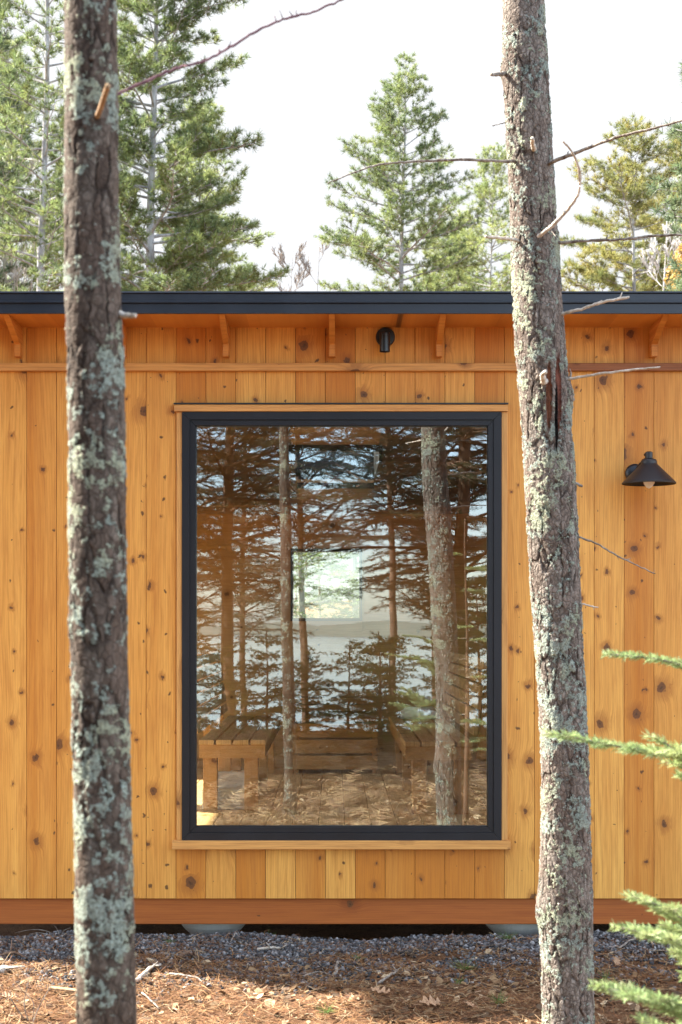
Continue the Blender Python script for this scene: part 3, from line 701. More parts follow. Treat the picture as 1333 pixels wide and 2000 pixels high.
# towel
tv = []; tf = []; N = 26
for j in range(N):
    for i in range(N):
        u, v = i/(N-1), j/(N-1)
        e = min(u, 1-u, v, 1-v)
        hgt = .012 + .065*min(1, e*6)**.5*(0.75+.5*mnoise.noise(Vector((u*4, v*4, 2.2))))
        tv.append((.46+.28*u+.012*mnoise.noise(Vector((v*5, 1, u))), 11.25+.34*v+.02*mnoise.noise(Vector((u*6, 3, v))), FL+.412+(hgt if e > 0 else 0)))
for j in range(N-1):
    for i in range(N-1): a = j*N+i; tf.append((a, a+1, a+1+N, a+N))
tf.append(tuple(range(N-1, -1, -1)) + tuple(j*N for j in range(1, N)) + tuple((N-1)*N+i for i in range(1, N)) + tuple(j*N+N-1 for j in range(N-2, 0, -1)))
m_ = MB(); m_.add(tv, tf); tag(m_.build('towel', M['cloth'], smooth=True), 'rumpled white towel on the seat of the right bench', 'towel')

# ------------------------------------------------------------------ foreground trunks
def grid_trunk(name, prof, d, parent, mat, nu=150, step=.005, top=9.0, zvis=3.2, seed=1, bumps=()):
    """prof: (py, xl, xr) outline in the photo at distance d -> centre and radius by height"""
    zs = np.array([WZ(p[0], d) for p in prof])[::-1]; cx = np.array([WX((p[1]+p[2])/2, d) for p in prof])[::-1]; rd = np.array([(p[2]-p[1])/2/F*d for p in prof])[::-1]
    slope = (cx[-1]-cx[-3])/(zs[-1]-zs[-3])
    zl = np.concatenate([np.arange(-.1, zvis, step), np.linspace(zvis, top, 60)])
    sl0 = (cx[2]-cx[0])/(zs[2]-zs[0])
    c = np.interp(zl, zs, cx); c = np.where(zl > zs[-1], cx[-1]+slope*.6*(zl-zs[-1]), c); c = np.where(zl < zs[0], cx[0]+sl0*(zl-zs[0])*.6, c)
    r = np.interp(zl, zs, rd); r = np.where(zl > zs[-1], rd[-1]*np.clip(1-(zl-zs[-1])/(top-zs[-1]+.4), .02, 1), r)
    flare = np.clip((.22-zl)/.3, 0, 1)**2; r = np.where(zl < zs[0], rd[0]*(1+.05*(zs[0]-zl)), r)*(1+.5*flare)
    # smooth centre line
    kk = 31; pad = np.pad(c, kk//2, mode='edge'); c = np.convolve(pad, np.ones(kk)/kk, 'valid')
    pad = np.pad(r, kk//2, mode='edge'); r = np.convolve(pad, np.ones(kk)/kk, 'valid')
    th = np.linspace(0, 2*np.pi, nu, endpoint=False)
    rg = np.random.default_rng(seed); R_ = np.ones((len(zl), nu))
    for q in range(10):
        f = rg.uniform(.6, 7); m = rg.integers(1, 5); R_ += .016/np.sqrt(1+q*.3)*np.sin(zl[:, None]*f+m*th[None, :]+rg.uniform(0, 6))
    ox, oz = c[0], 0.0
    for (bz_, ang, amp, sz, sa) in bumps:
        da = (th-ang+np.pi) % (2*np.pi)-np.pi
        R_ += amp*np.exp(-((zl[:, None]-bz_)/sz)**2-(da[None, :]/sa)**2)
    rad = r[:, None]*R_
    base = np.array([c[0], d, 0])
    X = c[:, None]-base[0]+rad*np.cos(th)[None, :]; Y = rad*np.sin(th)[None, :]; Z = np.repeat(zl[:, None], nu, 1)
    V = np.stack([X.ravel(), Y.ravel(), Z.ravel()], 1)
    n = len(zl); I, J = np.meshgrid(np.arange(nu), np.arange(n-1)); a = (J*nu+I).ravel(); b = (J*nu+(I+1) % nu).ravel()
    parent.location = tuple(base)
    o = np_mesh(name, V, np.stack([a, b, b+nu, a+nu], 1), mat, smooth=True)
    o.parent = parent
    return lambda z: (float(np.interp(z, zl, c)), float(np.interp(z, zl, r)))

DR, DL = 4.62, 2.36
rt = empty('pine_tree'); tag(rt, 'grey barked trunk with pale crusty lichen and dead twigs, nearest the barn lamp', 'tree')
wz = WZ(780, DR)
M['barkR'] = bark('flaky_bark_right', 36, .020, 15, .0046, plates=(.135, .112, .092), light=(.33, .29, .25),
                  wound=[(WX(1063, DR)-WX(1111, DR), wz+.0, .0085, .10, (.20, .075, .04)), (WX(1082, DR)-WX(1111, DR), wz+.01, .009, .115, (.20, .07, .045)), (WX(1078, DR)-WX(1111, DR), wz-.06, .005, .10, (.02, .014, .012))])
profR = [(0,985,1060),(100,982,1066),(200,986,1072),(300,991,1078),(400,997,1083),(500,1001,1090),(600,1004,1098),(700,1010,1106),(800,1018,1112),(900,1025,1122),(1000,1030,1128),(1100,1036,1133),(1200,1043,1138),(1300,1050,1140),(1400,1055,1146),(1500,1058,1150),(1600,1058,1151),(1755,1053,1156),(1850,1058,1157),(2000,1062,1160)]
fR = grid_trunk('trunk', profR, DR, rt, M['barkR'], 190, .0042, 9.5, 3.3, 4,
                bumps=((WZ(775, DR), -.25, .22, .045, .28), (WZ(1775, DR), np.pi+.15, .16, .05, .4), (WZ(1330, DR), .1, .06, .06, .5), (WZ(140, DR), np.pi, .09, .04, .5), (WZ(470, DR), 0.2, .07, .06, .5)))
lt = empty('pine_tree'); tag(lt, 'brown trunk with large green lichen patches, left of the window and nearest the camera', 'tree')
M['barkL'] = bark('flaky_bark_left', 38, .016, 17, .0024, plates=(.085, .065, .050), light=(.20, .165, .135), dark=(.022, .015, .011))
profL = [(0,125,228),(140,127,231),(300,127,232),(570,128,235),(700,133,241),(850,136,243),(1000,136,245),(1200,137,247),(1400,142,252),(1600,145,258),(1755,147,262),(2000,152,266)]
fL = grid_trunk('trunk', profL, DL, lt, M['barkL'], 170, .0030, 7.0, 2.4, 9,
                bumps=((WZ(1225, DL), np.pi, .07, .02, .4), (WZ(1450, DL), np.pi, .05, .03, .5)))

def twig(parent, fn, pts, r0, r1, mat, d0, d1=None, name='twig', seed=0, side=0, knob=True):
    """pts in photo pixels; depth goes from d0 (at trunk) to d1"""
    d1 = d0 if d1 is None else d1; n = len(pts); P = []
    for i, (x, y) in enumerate(pts): P.append(PX(x, y, d0+(d1-d0)*i/(n-1)))
    c = cat_rom(P, 8); rg = random.Random(seed); m = len(c)
    for i in range(2, m if mat is not M['cutwood'] else 0): c[i] = c[i]+Vector((rg.uniform(-1,1), rg.uniform(-1,1), rg.uniform(-1,1)))*.0012
    rs_ = [.86*(r0+(r1-r0)*(i/(m-1))**.8) for i in range(m)]; rs_[0] *= (1.0 if mat is M['cutwood'] else 1.5)
    rs_ = [r*rg.uniform(.88, 1.15) for r in rs_] if mat is not M['cutwood'] else rs_
    mb = MB(); mb.tube(c, rs_, 8)
    for _ in range(max(0, m//9) if mat is not M['cutwood'] else 0):
        i = rg.randrange(m//4, m-1); q = c[i]; dr = Vector((rg.uniform(-.4,.6), rg.uniform(-.8,.8), rg.uniform(-.5,1))).normalized()*rg.uniform(.006, .02)
        mb.tube([q, q+dr], [rs_[i]*.6, rs_[i]*.25], 5)
    return mb.build(name, mat, parent, smooth=True)
T = M
twig(rt, fR, [(1040,318),(992,315),(900,312),(800,316),(740,322),(690,338),(641,357)], .0062, .0018, M['twig'], DR, 4.3, seed=1)
twig(rt, fR, [(1060,330),(1082,315),(1140,293),(1200,270),(1270,252),(1345,233)], .0075, .0035, M['twig'], DR, 4.3, seed=2)
twig(rt, fR, [(1045,465),(1062,455),(1085,435),(1108,410),(1128,382),(1133,350),(1128,318),(1113,290),(1099,276)], .0075, .0030, M['twig_pale'], DR-.05, 4.35, seed=3)
twig(rt, fR, [(1040,480),(1010,470),(985,465),(950,462)], .0068, .0045, M['twig_pale'], DR, 4.5, seed=4)
twig(rt, fR, [(1060,478),(1092,474),(1150,470),(1220,467),(1290,460),(1345,458)], .0060, .0035, M['twig'], DR, 4.5, seed=5)
twig(rt, fR, [(1080,622),(1100,613),(1135,604),(1180,590),(1229,580)], .0066, .0045, M['twig_pale'], DR, 4.5, seed=6)
twig(rt, fR, [(1095,745),(1115,740),(1160,732),(1230,723),(1290,717)], .0060, .0028, M['twig_pale'], DR, 4.5, seed=7)
twig(rt, fR, [(1100,930),(1122,942),(1137,950)], .0065, .0040, M['twig'], DR, 4.6, seed=8)
twig(rt, fR, [(1110,1045),(1131,1049),(1170,1064),(1205,1085),(1245,1104),(1280,1121)], .0042, .0018, M['twig'], DR, 4.5, seed=9)
twig(rt, fR, [(1120,1180),(1139,1180),(1155,1184),(1169,1186)], .0040, .0020, M['twig_pale'], DR, 4.6, seed=10)
twig(rt, fR, [(1000,140),(982,144),(960,146)], .0085, .0060, M['twig'], DR, 4.55, seed=11)
twig(rt, fR, [(1044,294),(1042,284),(1040,270)], .0085, .0060, M['twig_pale'], DR-.05, 4.47, name='stub', seed=12)
twig(rt, fR, [(1000,240),(986,240),(962,246)], .0030, .0014, M['twig'], DR, 4.6, seed=13)
twig(rt, fR, [(1098,765),(1108,752),(1113,742),(1116,726)], .012, .0030, M['twig'], DR, 4.6, name='stub', seed=14)
twig(rt, fR, [(1063,745),(1060,733),(1066,726)], .0110, .0060, M['twig_pale'], DR-.07, 4.50, name='stub', seed=15)
twig(rt, fR, [(1064,456),(1072,440),(1079,452),(1086,462)], .0030, .0012, M['twig'], DR-.05, 4.5, seed=16)
twig(lt, fL, [(190,228),(197,211),(204,190),(211,168)], .0050, .0046, M['cutwood'], DL-.035, 2.16, name='stub', seed=21)
twig(lt, fL, [(225,610),(245,616),(268,617)], .0062, .0036, M['twig_pale'], DL, 2.32, name='stub', seed=22)
twig(lt, fL, [(215,200),(240,180),(300,152),(350,132),(405,116),(450,92),(510,56),(560,36),(620,20),(685,-8)], .0028, .0022, M['twig_purple'], DL, 2.75, seed=23)

# ------------------------------------------------------------------ conifers
def needle_tris(P, D, n, length, width, spread, rng_, up=.25, flat=0.0):
    """P tuft positions (k,3), D tuft directions (k,3): n slivers per tuft"""
    k = len(P); P = np.repeat(P, n, 0); D = np.repeat(D, n, 0)
    d = D + rng_.normal(0, spread, D.shape); d[:, 2] = d[:, 2]*(1-flat) + up*rng_.uniform(0, 1, len(d)); d /= np.linalg.norm(d, axis=1)[:, None]+1e-9
    L = length*rng_.uniform(.7, 1.2, len(d))[:, None]
    s = np.cross(d, rng_.normal(0, 1, d.shape)); s /= np.linalg.norm(s, axis=1)[:, None]+1e-9
    w_ = width*.5
    b = P + d*.004
    V = np.stack([b-s*w_, b+s*w_, P+d*L+s*w_*.35, P+d*L-s*w_*.35], 1).reshape(-1, 3)
    F_ = np.arange(len(V)).reshape(-1, 4)
    return V, F_

def conifer(name, base, H, r0, crown0, spread, mats, seed, label, cat='pine tree', group=None, style='pine', dens=1.0,
            nlen=.115, nwid=.012, nper=13, lean=0.0, shape=.8, azlim=None, twig_sp=.20, zmin=None, ymin=None):
    rg = random.Random(seed); ng = np.random.default_rng(seed)
    root = empty(name, base); tag(root, label, cat, group)
    bx, by, bz = base
    cl = lambda z: Vector((lean*z/H*.5 + .05*math.sin(z*.7+seed), .04*math.cos(z*.5+seed), z))
    tm = MB(); n = 26; zz = [H*i/(n-1) for i in range(n)]
    tm.tube([cl(z) for z in zz], [max(.006, r0*max(0.0, 1-z/H)**.8) for z in zz], 12)
    tr_ = tm.build('trunk', mats[1], None, smooth=True); tr_.parent = root
    lm = MB(); TP = []; TD = []
    z = crown0
    while z < H-.15:
        t = (z-crown0)/(H-crown0)
        env = spread*((1-t)**shape)*(.35+.65*min(1, (t+.12)/.25))
        if zmin is not None and z+bz < zmin: z += .5; continue
        nl = rg.choice((3, 4, 5)) if style == 'pine' else rg.choice((4, 5, 6))
        a0 = rg.uniform(0, 6.28)
        for q in range(nl):
            a = a0+6.28*q/nl+rg.uniform(-.35, .35)
            if azlim and not azlim(a): continue
            L = env*rg.uniform(.55, 1.12)
            if L < .12: L = .12
            if style == 'pine': el = R(rg.uniform(5, 25)+35*t*t); curl = .35
            elif style == 'hemlock': el = R(rg.uniform(-14, 32)); curl = -.55
            else: el = R(rg.uniform(0, 18)+20*t); curl = .1
            p = cl(z+rg.uniform(-.12, .12)*1.0); d = Vector((math.cos(a)*math.cos(el), math.sin(a)*math.cos(el), math.sin(el)))
            ns = max(4, int(L/.22)); pts = [p.copy()]; dirs = [d.copy()]
            for i in range(ns):
                f = (i+1)/ns
                d = (d + Vector((rg.uniform(-.14,.14), rg.uniform(-.14,.14), rg.uniform(-.09,.09)+curl*(f-.45)*.30))).normalized()
                p = p+d*(L/ns); pts.append(p.copy()); dirs.append(d.copy())
            rl = max(.004, min(r0*.28, .012*L+.004))
            lm.tube(pts, [max(.0025, rl*(1-i/(ns+.3))) for i in range(ns+1)], 5, False)
            # twigs
            s = L*(.30 if style == 'pine' else .12)*rg.uniform(.6, 1.2) if style != 'spruce' else L*.08
            side = 1
            while s < L:
                f = s/L*ns; i = min(int(f), ns-1); q_ = pts[i].lerp(pts[i+1], f-i); dd = dirs[i]
                lat = dd.cross(Vector((0, 0, 1))).normalized()*side; side = -side
                tl = (.16+.30*min(L, 2.2)*max(0.0, 1-s/L)**.7*(.4+.6*s/L)*1.3)*rg.uniform(.6, 1.25)
                tdir = (dd*rg.uniform(.6, 1.0)+lat*rg.uniform(.6, 1.0)+Vector((0, 0, rg.uniform(-.05, .32) if style == 'pine' else rg.uniform(-.25, .08)))).normalized()
                e = q_+tdir*tl*.5+Vector((0, 0, 0)); e2 = e+(tdir+Vector((0, 0, .25 if style == 'pine' else -.2))).normalized()*tl*.5
                lm.tube([q_, e, e2], [rl*.42, rl*.28, .002], 4, False)
                m = max(2, int(tl/((.05 if style == 'pine' else .04)/dens)))
                for w_ in range(m):
                    g_ = (w_+1)/m
                    if style == 'pine' and g_ < .2: continue
                    c = q_.lerp(e, g_*2) if g_ < .5 else e.lerp(e2, g_*2-1)
                    sc_ = .05 if style == 'pine' else .02
                    TP.append((c.x+rg.gauss(0, sc_*.6), c.y+rg.gauss(0, sc_*.6), c.z+rg.gauss(0, sc_*.5))); TD.append(tuple(tdir*.6+lat*rg.uniform(-.5, .5)))
                s += twig_sp*rg.uniform(.6, 1.3)
            TP.append(tuple(pts[-1])); TD.append(tuple(dirs[-1]))
        z += (.30 if style == 'pine' else .25)*rg.uniform(.7, 1.3)*(1-.45*t)
    lo = lm.build('limbs', mats[2], None); lo.parent = root
    up = .5 if style == 'pine' else -.05
    V, Fc = needle_tris(np.array(TP), np.array(TD), nper, nlen, nwid, .55 if style == 'pine' else .75, ng, up, 0 if style == 'pine' else .5)
    o = np_mesh('crown', V, Fc, mats[0]); o.parent = root
    return root

G1 = 'pines standing behind the cabin'
def bgpine(px, d, toppy, r0, crown_py, halfpx, mat, seed, label, dens=1.0, shape=.8, bm='bark_grey', lean=0, nper=20, tsp=.11, nw=.0105, **k):
    x = WX(px, d); H = WZ(toppy, d) - float(gh(x, d)); c0 = WZ(crown_py, d) - float(gh(x, d))
    return conifer('pine_tree', (x, d, float(gh(x, d))), H, r0, max(c0, 1.0), halfpx/F*d, (M[mat], M[bm], M[bm]), seed, label, group=G1, dens=dens, shape=shape, lean=lean, nper=nper, twig_sp=tsp, nwid=nw, **k)
bgpine(788, 36, 112, .12, 640, 225, 'pine_green', 11, 'tall pine with a bare grey trunk showing, alone in the middle of the sky', tsp=.135, dens=1.0, shape=.8)
bgpine(300, 27, -260, .13, 680, 290, 'pine_green', 12, 'broad dense pine right beside the near left trunk, reaching out of the picture', dens=1.1, shape=.55)
bgpine(86, 25, -420, .10, 620, 190, 'pine_green', 13, 'thin pine with sparse boughs and a pale trunk at the left edge', dens=.8, shape=.4, tsp=.17)
bgpine(-60, 29, -200, .12, 650, 210, 'pine_blue', 14, 'pine mostly cut off by the left edge, only its boughs showing', dens=.9, shape=.5)
bgpine(1235, 32, 256, .10, 640, 210, 'pine_yellow', 15, 'yellowing pine right of the near right trunk, its tip under the long twig', dens=1.1, shape=.6)
bgpine(1345, 38, 262, .11, 640, 190, 'pine_yellow', 16, 'yellowish pine standing at the right edge behind the yellowing one', dens=1.0, shape=.6)
bgpine(960, 44, 290, .08, 640, 160, 'pine_light', 17, 'slender light green pine half hidden behind the near right trunk', dens=.9, shape=.7, tsp=.15)
bgpine(868, 46, 440, .06, 650, 110, 'pine_light', 18, 'short light green pine peeping over the roof beside the tall one', dens=1.0, shape=.7)
bgpine(1440, 19, -120, .10, 620, 175, 'pine_blue', 19, 'bluish pine whose bough tip enters at the upper right edge', dens=.9, shape=.4)
bgpine(190, 33, 60, .10, 640, 150, 'pine_blue', 20, 'darker pine standing behind the near left trunk', dens=1.0, shape=.6)
bgpine(905, 52, 420, .06, 650, 100, 'pine_light', 27, 'pale green pine low over the roof just left of the near right trunk', dens=1.0, shape=.7)
bgpine(10, 36, 90, .10, 640, 210, 'pine_light', 28, 'pale green pine far back at the left edge', dens=.9, shape=.55)
bgpine(395, 34, 210, .09, 660, 170, 'pine_light', 29, 'paler pine filling in behind the broad pine on its right', dens=1.0, shape=.6)
bgpine(470, 48, 520, .06, 680, 100, 'pine_green', 26, 'low pine tip at the roof edge right of the broad pine', dens=1.0, shape=.7)

# bare trees and orange oak
def bare_tree(px, d, toppy, r0, seed, label, mat, n=30, leaf=None, sp=.9):
    x = WX(px, d); z0 = float(gh(x, d)); H = WZ(toppy, d)-z0; rg = random.Random(seed)
    root = empty('bare_tree' if leaf is None else 'oak_tree', (x, d, z0)); tag(root, label, 'tree', 'leafless birches over the roof' if leaf is None else None)
    tm = MB(); cl = lambda z: Vector((.10*math.sin(z*.6+seed), .1*math.cos(z*.8+seed), z))
    zz = [H*i/20 for i in range(21)]; tm.tube([cl(z) for z in zz], [max(.006, r0*max(0.0, 1-z/H)**.7) for z in zz], 8)
    o = tm.build('trunk', mat, None, smooth=True); o.parent = root
    lm = MB(); tips = []
    def br(p, dr, L, r, dep):
        ns = 5; pts = [p]; d_ = dr
        for i in range(ns):
            d_ = (d_+Vector((rg.uniform(-.18,.18), rg.uniform(-.18,.18), rg.uniform(-.05,.2)))).normalized(); p = p+d_*L/ns; pts.append(p)
            if dep > 0 and i > 0:
                for _ in range(2): br(p, (d_+Vector((rg.uniform(-.9,.9), rg.uniform(-.9,.9), rg.uniform(-.2,.6)))).normalized(), L*rg.uniform(.3, .55), r*.5, dep-1)
        lm.tube(pts, [max(.0065, r*(1-i/(ns+1))) for i in range(ns+1)], 4, False); tips.extend(pts[2:])
    for i in range(n):
        z = H*rg.uniform(.35, .97); a = rg.uniform(0, 6.28); t = 1-z/H
        br(cl(z), Vector((math.cos(a), math.sin(a), rg.uniform(.7, 1.6))).normalized(), sp*(.35+1.3*t), r0*.3*(.3+t), 2)
    o = lm.build('limbs', mat, None); o.parent = root
    if leaf:
        ng = np.random.default_rng(seed); P = np.repeat(np.array([tuple(t_) for t_ in tips]), 3, 0); P = P+ng.normal(0, .12, P.shape)
        V, Fc = needle_tris(P, ng.normal(0, 1, P.shape), 2, .07, .045, .6, ng, 0)
        o = np_mesh('crown', V, Fc, leaf); o.parent = root
bare_tree(573, 42, 488, .035, 31, 'bare thin tree over the roof, nearer the broad left pine', M['twig'], 28, sp=1.3)
bare_tree(618, 42, 470, .035, 32, 'bare thin tree over the roof, nearer the tall middle pine', M['twig'], 28, sp=1.3)
bare_tree(30, 30, 250, .05, 33, 'bare pale stemmed tree at the left edge among pine boughs', M['bark_pale'], 26, sp=1.2)
bare_tree(1290, 27, 420, .05, 34, 'bare pale branched tree in front of the yellowing pines at right', M['bark_pale'], 22, sp=1.0)
bare_tree(1150, 36, 520, .04, 35, 'low bare tree just over the roof right of the near right trunk', M['bark_pale'], 14, sp=.8)
bare_tree(1345, 22, 515, .05, 36, 'small oak with orange leaves at the right edge over the roof', M['bark_grey'], 26, leaf=M['oak_orange'], sp=.7)

# ------------------------------------------------------------------ trees towards the lake (seen in the window glass)
GL = 'trees between the camera and the lake'
def lake(pxv, yv, H, r0, c0, spread, seed, label, style='hemlock', mat='hemlock', bm='bark_brown', **k):
    """pxv: where its trunk shows mirrored in the glass; yv: metres behind the camera"""
    dv = 14.0 + yv; x = WX(pxv, dv); y = -yv
    return conifer('hemlock_tree' if style == 'hemlock' else 'spruce_sapling', (x, y, float(gh(x, y))-.02), H, r0, c0, spread, (M[mat], M[bm], M[bm]), seed, label,
                   'tree', GL, style=style, **k)
kw = dict(nlen=.052, nwid=.0045, nper=9, twig_sp=.095, dens=1.1)
lake(452, 6.0, 9, .085, 2.0, 1.9, 41, 'dark straight tree mirrored in the left part of the glass', **kw)
lake(905, 5.0, 10, .10, 1.3, 1.9, 42, 'drooping dark evergreen mirrored along the right side of the glass', **kw)
lake(330, 6.5, 10, .10, 1.5, 1.7, 43, 'drooping evergreen mirrored at the left edge of the glass', **kw)
lake(760, 9.5, 11, .06, 3.3, 2.4, 44, 'dark evergreen whose boughs hang mirrored across the upper glass', **kw)
lake(590, 12.0, 12, .07, 3.4, 2.6, 45, 'thin tree by the lake mirrored right of the middle trunk in the glass', **kw)
kw2 = dict(nlen=.035, nwid=.007, nper=12, twig_sp=.05, dens=1.6)
lake(512, 3.0, 1.35, .02, .15, .55, 51, 'small green sapling mirrored low between the two left trunks in the glass', 'spruce', 'spruce_shade', **kw2)
lake(735, 3.6, 1.35, .025, .15, .70, 52, 'bushy green sapling mirrored midway between the middle and right trunks', 'spruce', 'spruce_shade', **kw2)
lake(940, 2.4, 1.9, .025, .15, .6, 53, 'green sapling mirrored at the right edge of the glass', 'spruce', 'spruce_shade', **kw2)
lake(385, 4.4, 1.7, .025, .15, .65, 54, 'green sapling mirrored at the left edge of the glass', 'spruce', 'spruce_shade', **kw2)
lake(478, 15.0, 13, .06, 3.0, 1.8, 46, 'slim trunk close to the water mirrored right of the dark straight tree', **kw)
lake(860, 11.0, 12, .09, 2.9, 2.4, 47, 'evergreen mirrored behind the right trunk in the glass, its boughs on both sides', **kw)
lake(690, 5.2, 1.2, .02, .1, .6, 55, 'small sapling mirrored low in the middle of the glass', 'spruce', 'spruce_shade', **kw2)
lake(600, 5.6, 1.1, .02, .1, .6, 56, 'small sapling mirrored right of the middle trunk in the glass', 'spruce', 'spruce_shade', **kw2)
lake(430, 4.0, 1.25, .02, .1, .7, 57, 'leafy low sapling mirrored beside the dark straight tree', 'spruce', 'spruce_shade', **kw2)
lake(875, 4.6, 1.7, .02, .1, .7, 58, 'wide sapling mirrored behind the right trunk in the glass', 'spruce', 'spruce_shade', **kw2)
lake(760, 6.2, 1.3, .02, .1, .7, 59, 'sapling mirrored between the middle and the right trunk in the glass', 'spruce', 'spruce_shade', **kw2)
for q_, (xx_, yy_) in enumerate(((-4.7, 1.6), (-5.2, -2.0), (-3.2, -.6), (-3.0, -3.8))):  # unseen trees added to shade the ground that the glass mirrors
    conifer('hemlock_tree', (xx_, yy_, float(gh(xx_, yy_))), 9.5, .10, 1.8, 2.3, (M['hemlock'], M['bark_brown'], M['bark_brown']), 120+q_,
        'unseen evergreen added outside the picture to the left to shade the ground, ' + ('the one nearest the cabin', 'the one farthest left', 'the one nearest the camera', 'the one nearest the lake')[q_], 'tree', 'added shade trees beside the camera', style='hemlock', nlen=.08, nwid=.024, nper=12, twig_sp=.12, dens=.8)
GB = 'evergreens seen through the back windows'
for q_, (pxb_, yb_, Hb_, lb_) in enumerate(((590, 22, 6.5, 'evergreen seen through the small back window, on its left side'), (700, 25, 7.0, 'evergreen seen through the small back window, on its right side'),
        (375, 19, 6.0, 'evergreen seen through the left edge of the big window'), (950, 20, 6.0, 'evergreen seen through the right edge of the big window'))):
    conifer('spruce_tree', (WX(pxb_, yb_), yb_, 0), Hb_*.62, .07, .4, 1.5, (M['pine_green'], M['bark_grey'], M['bark_grey']), 90+q_, lb_, 'tree', GB, style='spruce', nlen=.06, nwid=.012, nper=9, twig_sp=.12, dens=.8)

# crowns of the two near trees, far above the frame
def top_crown(root, f, z0, H, seed):
    rg = random.Random(seed); ng = np.random.default_rng(seed); lm = MB(); TP = []; TD = []
    bx, by, _ = root.location
    z = z0
    while z < H:
        for q in range(4):
            a = rg.uniform(0, 6.28); c = f(z)[0]; p = Vector((c-bx, 0, z)); L = 1.3*(1.1-(z-z0)/(H-z0)); d = Vector((math.cos(a), math.sin(a), .2)).normalized()
            pts = [p+d*L*i/4 for i in range(5)]; lm.tube(pts, [.012*(1-i/4.5) for i in range(5)], 5, False)
            for i in range(60):
                t = rg.uniform(.3, 1); c_ = p+d*L*t+Vector((rg.gauss(0, .12), rg.gauss(0, .12), rg.gauss(0, .06))); TP.append(tuple(c_)); TD.append(tuple(d))
        z += .45
    o = lm.build('limbs', M['bark_brown'], None); o.parent = root
    V, Fc = needle_tris(np.array(TP), np.array(TD), 9, .08, .006, .6, ng, .3); o = np_mesh('crown', V, Fc, M['pine_green']); o.parent = root
top_crown(rt, fR, 6.0, 9.4, 61); top_crown(lt, fL, 4.9, 6.9, 62)

# ------------------------------------------------------------------ young spruce at the right, close to the camera
def spruce_branch(parent, pts, seed, sec=.10, need=.0145, scale=1.0):
    rg = random.Random(seed); ng = np.random.default_rng(seed)
    c = cat_rom(pts, 10); n = len(c); lm = MB(); lm.tube(c, [.0035*(1-i/(n+2))+.0008 for i in range(n)], 6)
    L = sum((c[i+1]-c[i]).length for i in range(n-1)); TP = []; TD = []
    def needles(p, q, dens):
        d = (q-p); ln = d.length; d = d.normalized(); m = int(ln*dens)
        for _ in range(m):
            t = rg.random(); TP.append(tuple(p.lerp(q, t))); a = rg.uniform(0, 6.28)
            u = d.cross(Vector((0,0,1))).normalized(); v = u.cross(d); TD.append(tuple(u*math.cos(a)+v*math.sin(a)*.55+d*.75+Vector((0,0,.12))))
    k0 = int(n*.12)
    for i in range(k0, n-1): needles(c[i], c[i+1], 1800)
    s = 0; side = 1; acc = 0; nxt = L*.10
    for i in range(n-1):
        acc += (c[i+1]-c[i]).length
        while acc > nxt and nxt < L-.01:
            d = (c[i+1]-c[i]).normalized(); u = d.cross(Vector((0,0,1))).normalized()*side; side = -side
            tl = sec*scale*(.35+.9*min(1, (L-nxt)/(L*.7)))*rg.uniform(.7, 1.2)
            dr = (d*.85+u*.75+Vector((0,0,rg.uniform(-.05,.14)))).normalized()
            p = c[i]; q = p+dr*tl*.5; e = q+(dr+d*.25+Vector((0,0,-.08))).normalized()*tl*.5
            lm.tube([p, q, e], [.0015, .0012, .0006], 5, False); needles(p, q, 1800); needles(q, e, 1800)
            if tl > .05:
                for w_ in (.35, .6):
                    for s2 in (-1, 1):
                        u2 = dr.cross(Vector((0,0,1))).normalized()*s2; b = p.lerp(e, w_); e2 = b+(dr*.85+u2*.7).normalized()*tl*.33
                        lm.tube([b, e2], [.001, .0005], 4, False); needles(b, e2, 1800)
            nxt += .026*rg.uniform(.7, 1.3)
    o = lm.build('branch', M['twig'], parent)
    V, Fc = needle_tris(np.array(TP), np.array(TD), 1, need, .0023, .16, ng, 0)
    bl = parent.location
    n_ = np_mesh('needles', V, Fc, M['spruce_young'], o)
    n_.matrix_parent_inverse = o.matrix_basis.inverted()
    n_.parent = o
    return o
DS = 2.9
tx = WX(1640, DS)
sp_ = empty('young_spruce', (tx, DS, 0)); tag(sp_, 'sunlit yellow green evergreen boughs reaching in from the right edge, close by', 'spruce')
m_ = MB(); m_.tube([(tx+.01*math.sin(z*2), DS+.02*math.cos(z*3), z) for z in np.linspace(-.05, 2.1, 14)], [.020*(1-z/2.2)+.002 for z in np.linspace(0, 2.1, 14)], 10); m_.build('trunk', M['bark_brown'], sp_, smooth=True)
def sbr(z0off, P, seed, sec=.1):
    first = PX(*P[0]); st = Vector((tx, DS, first.z+z0off)); spruce_branch(sp_, [st, st.lerp(first, .55)+Vector((0,0,.01))] + [PX(*p) for p in P], seed, sec)
sbr(.02, [(1400,1325,2.85), (1330,1298,2.82), (1260,1284,2.8), (1185,1278,2.78)], 71, .065)
sbr(.03, [(1420,1500,2.8), (1330,1478,2.75), (1230,1462,2.7), (1150,1446,2.68), (1088,1436,2.66)], 72, .085)
sbr(.03, [(1430,1570,2.9), (1360,1500,2.8), (1300,1452,2.75), (1265,1436,2.75)], 77, .075)
sbr(.05, [(1440,1850,2.7), (1370,1815,2.62), (1300,1775,2.58), (1238,1750,2.55)], 73, .115)
sbr(.04, [(1440,1900,2.6), (1370,1860,2.52), (1300,1835,2.48), (1228,1815,2.45)], 74, .115)
sbr(.05, [(1440,2010,2.6), (1370,1985,2.5), (1290,1955,2.45), (1215,1940,2.42)], 75, .15)
sbr(.05, [(1430,2120,2.5), (1370,2070,2.42), (1310,2020,2.38), (1255,1995,2.36)], 76, .15)
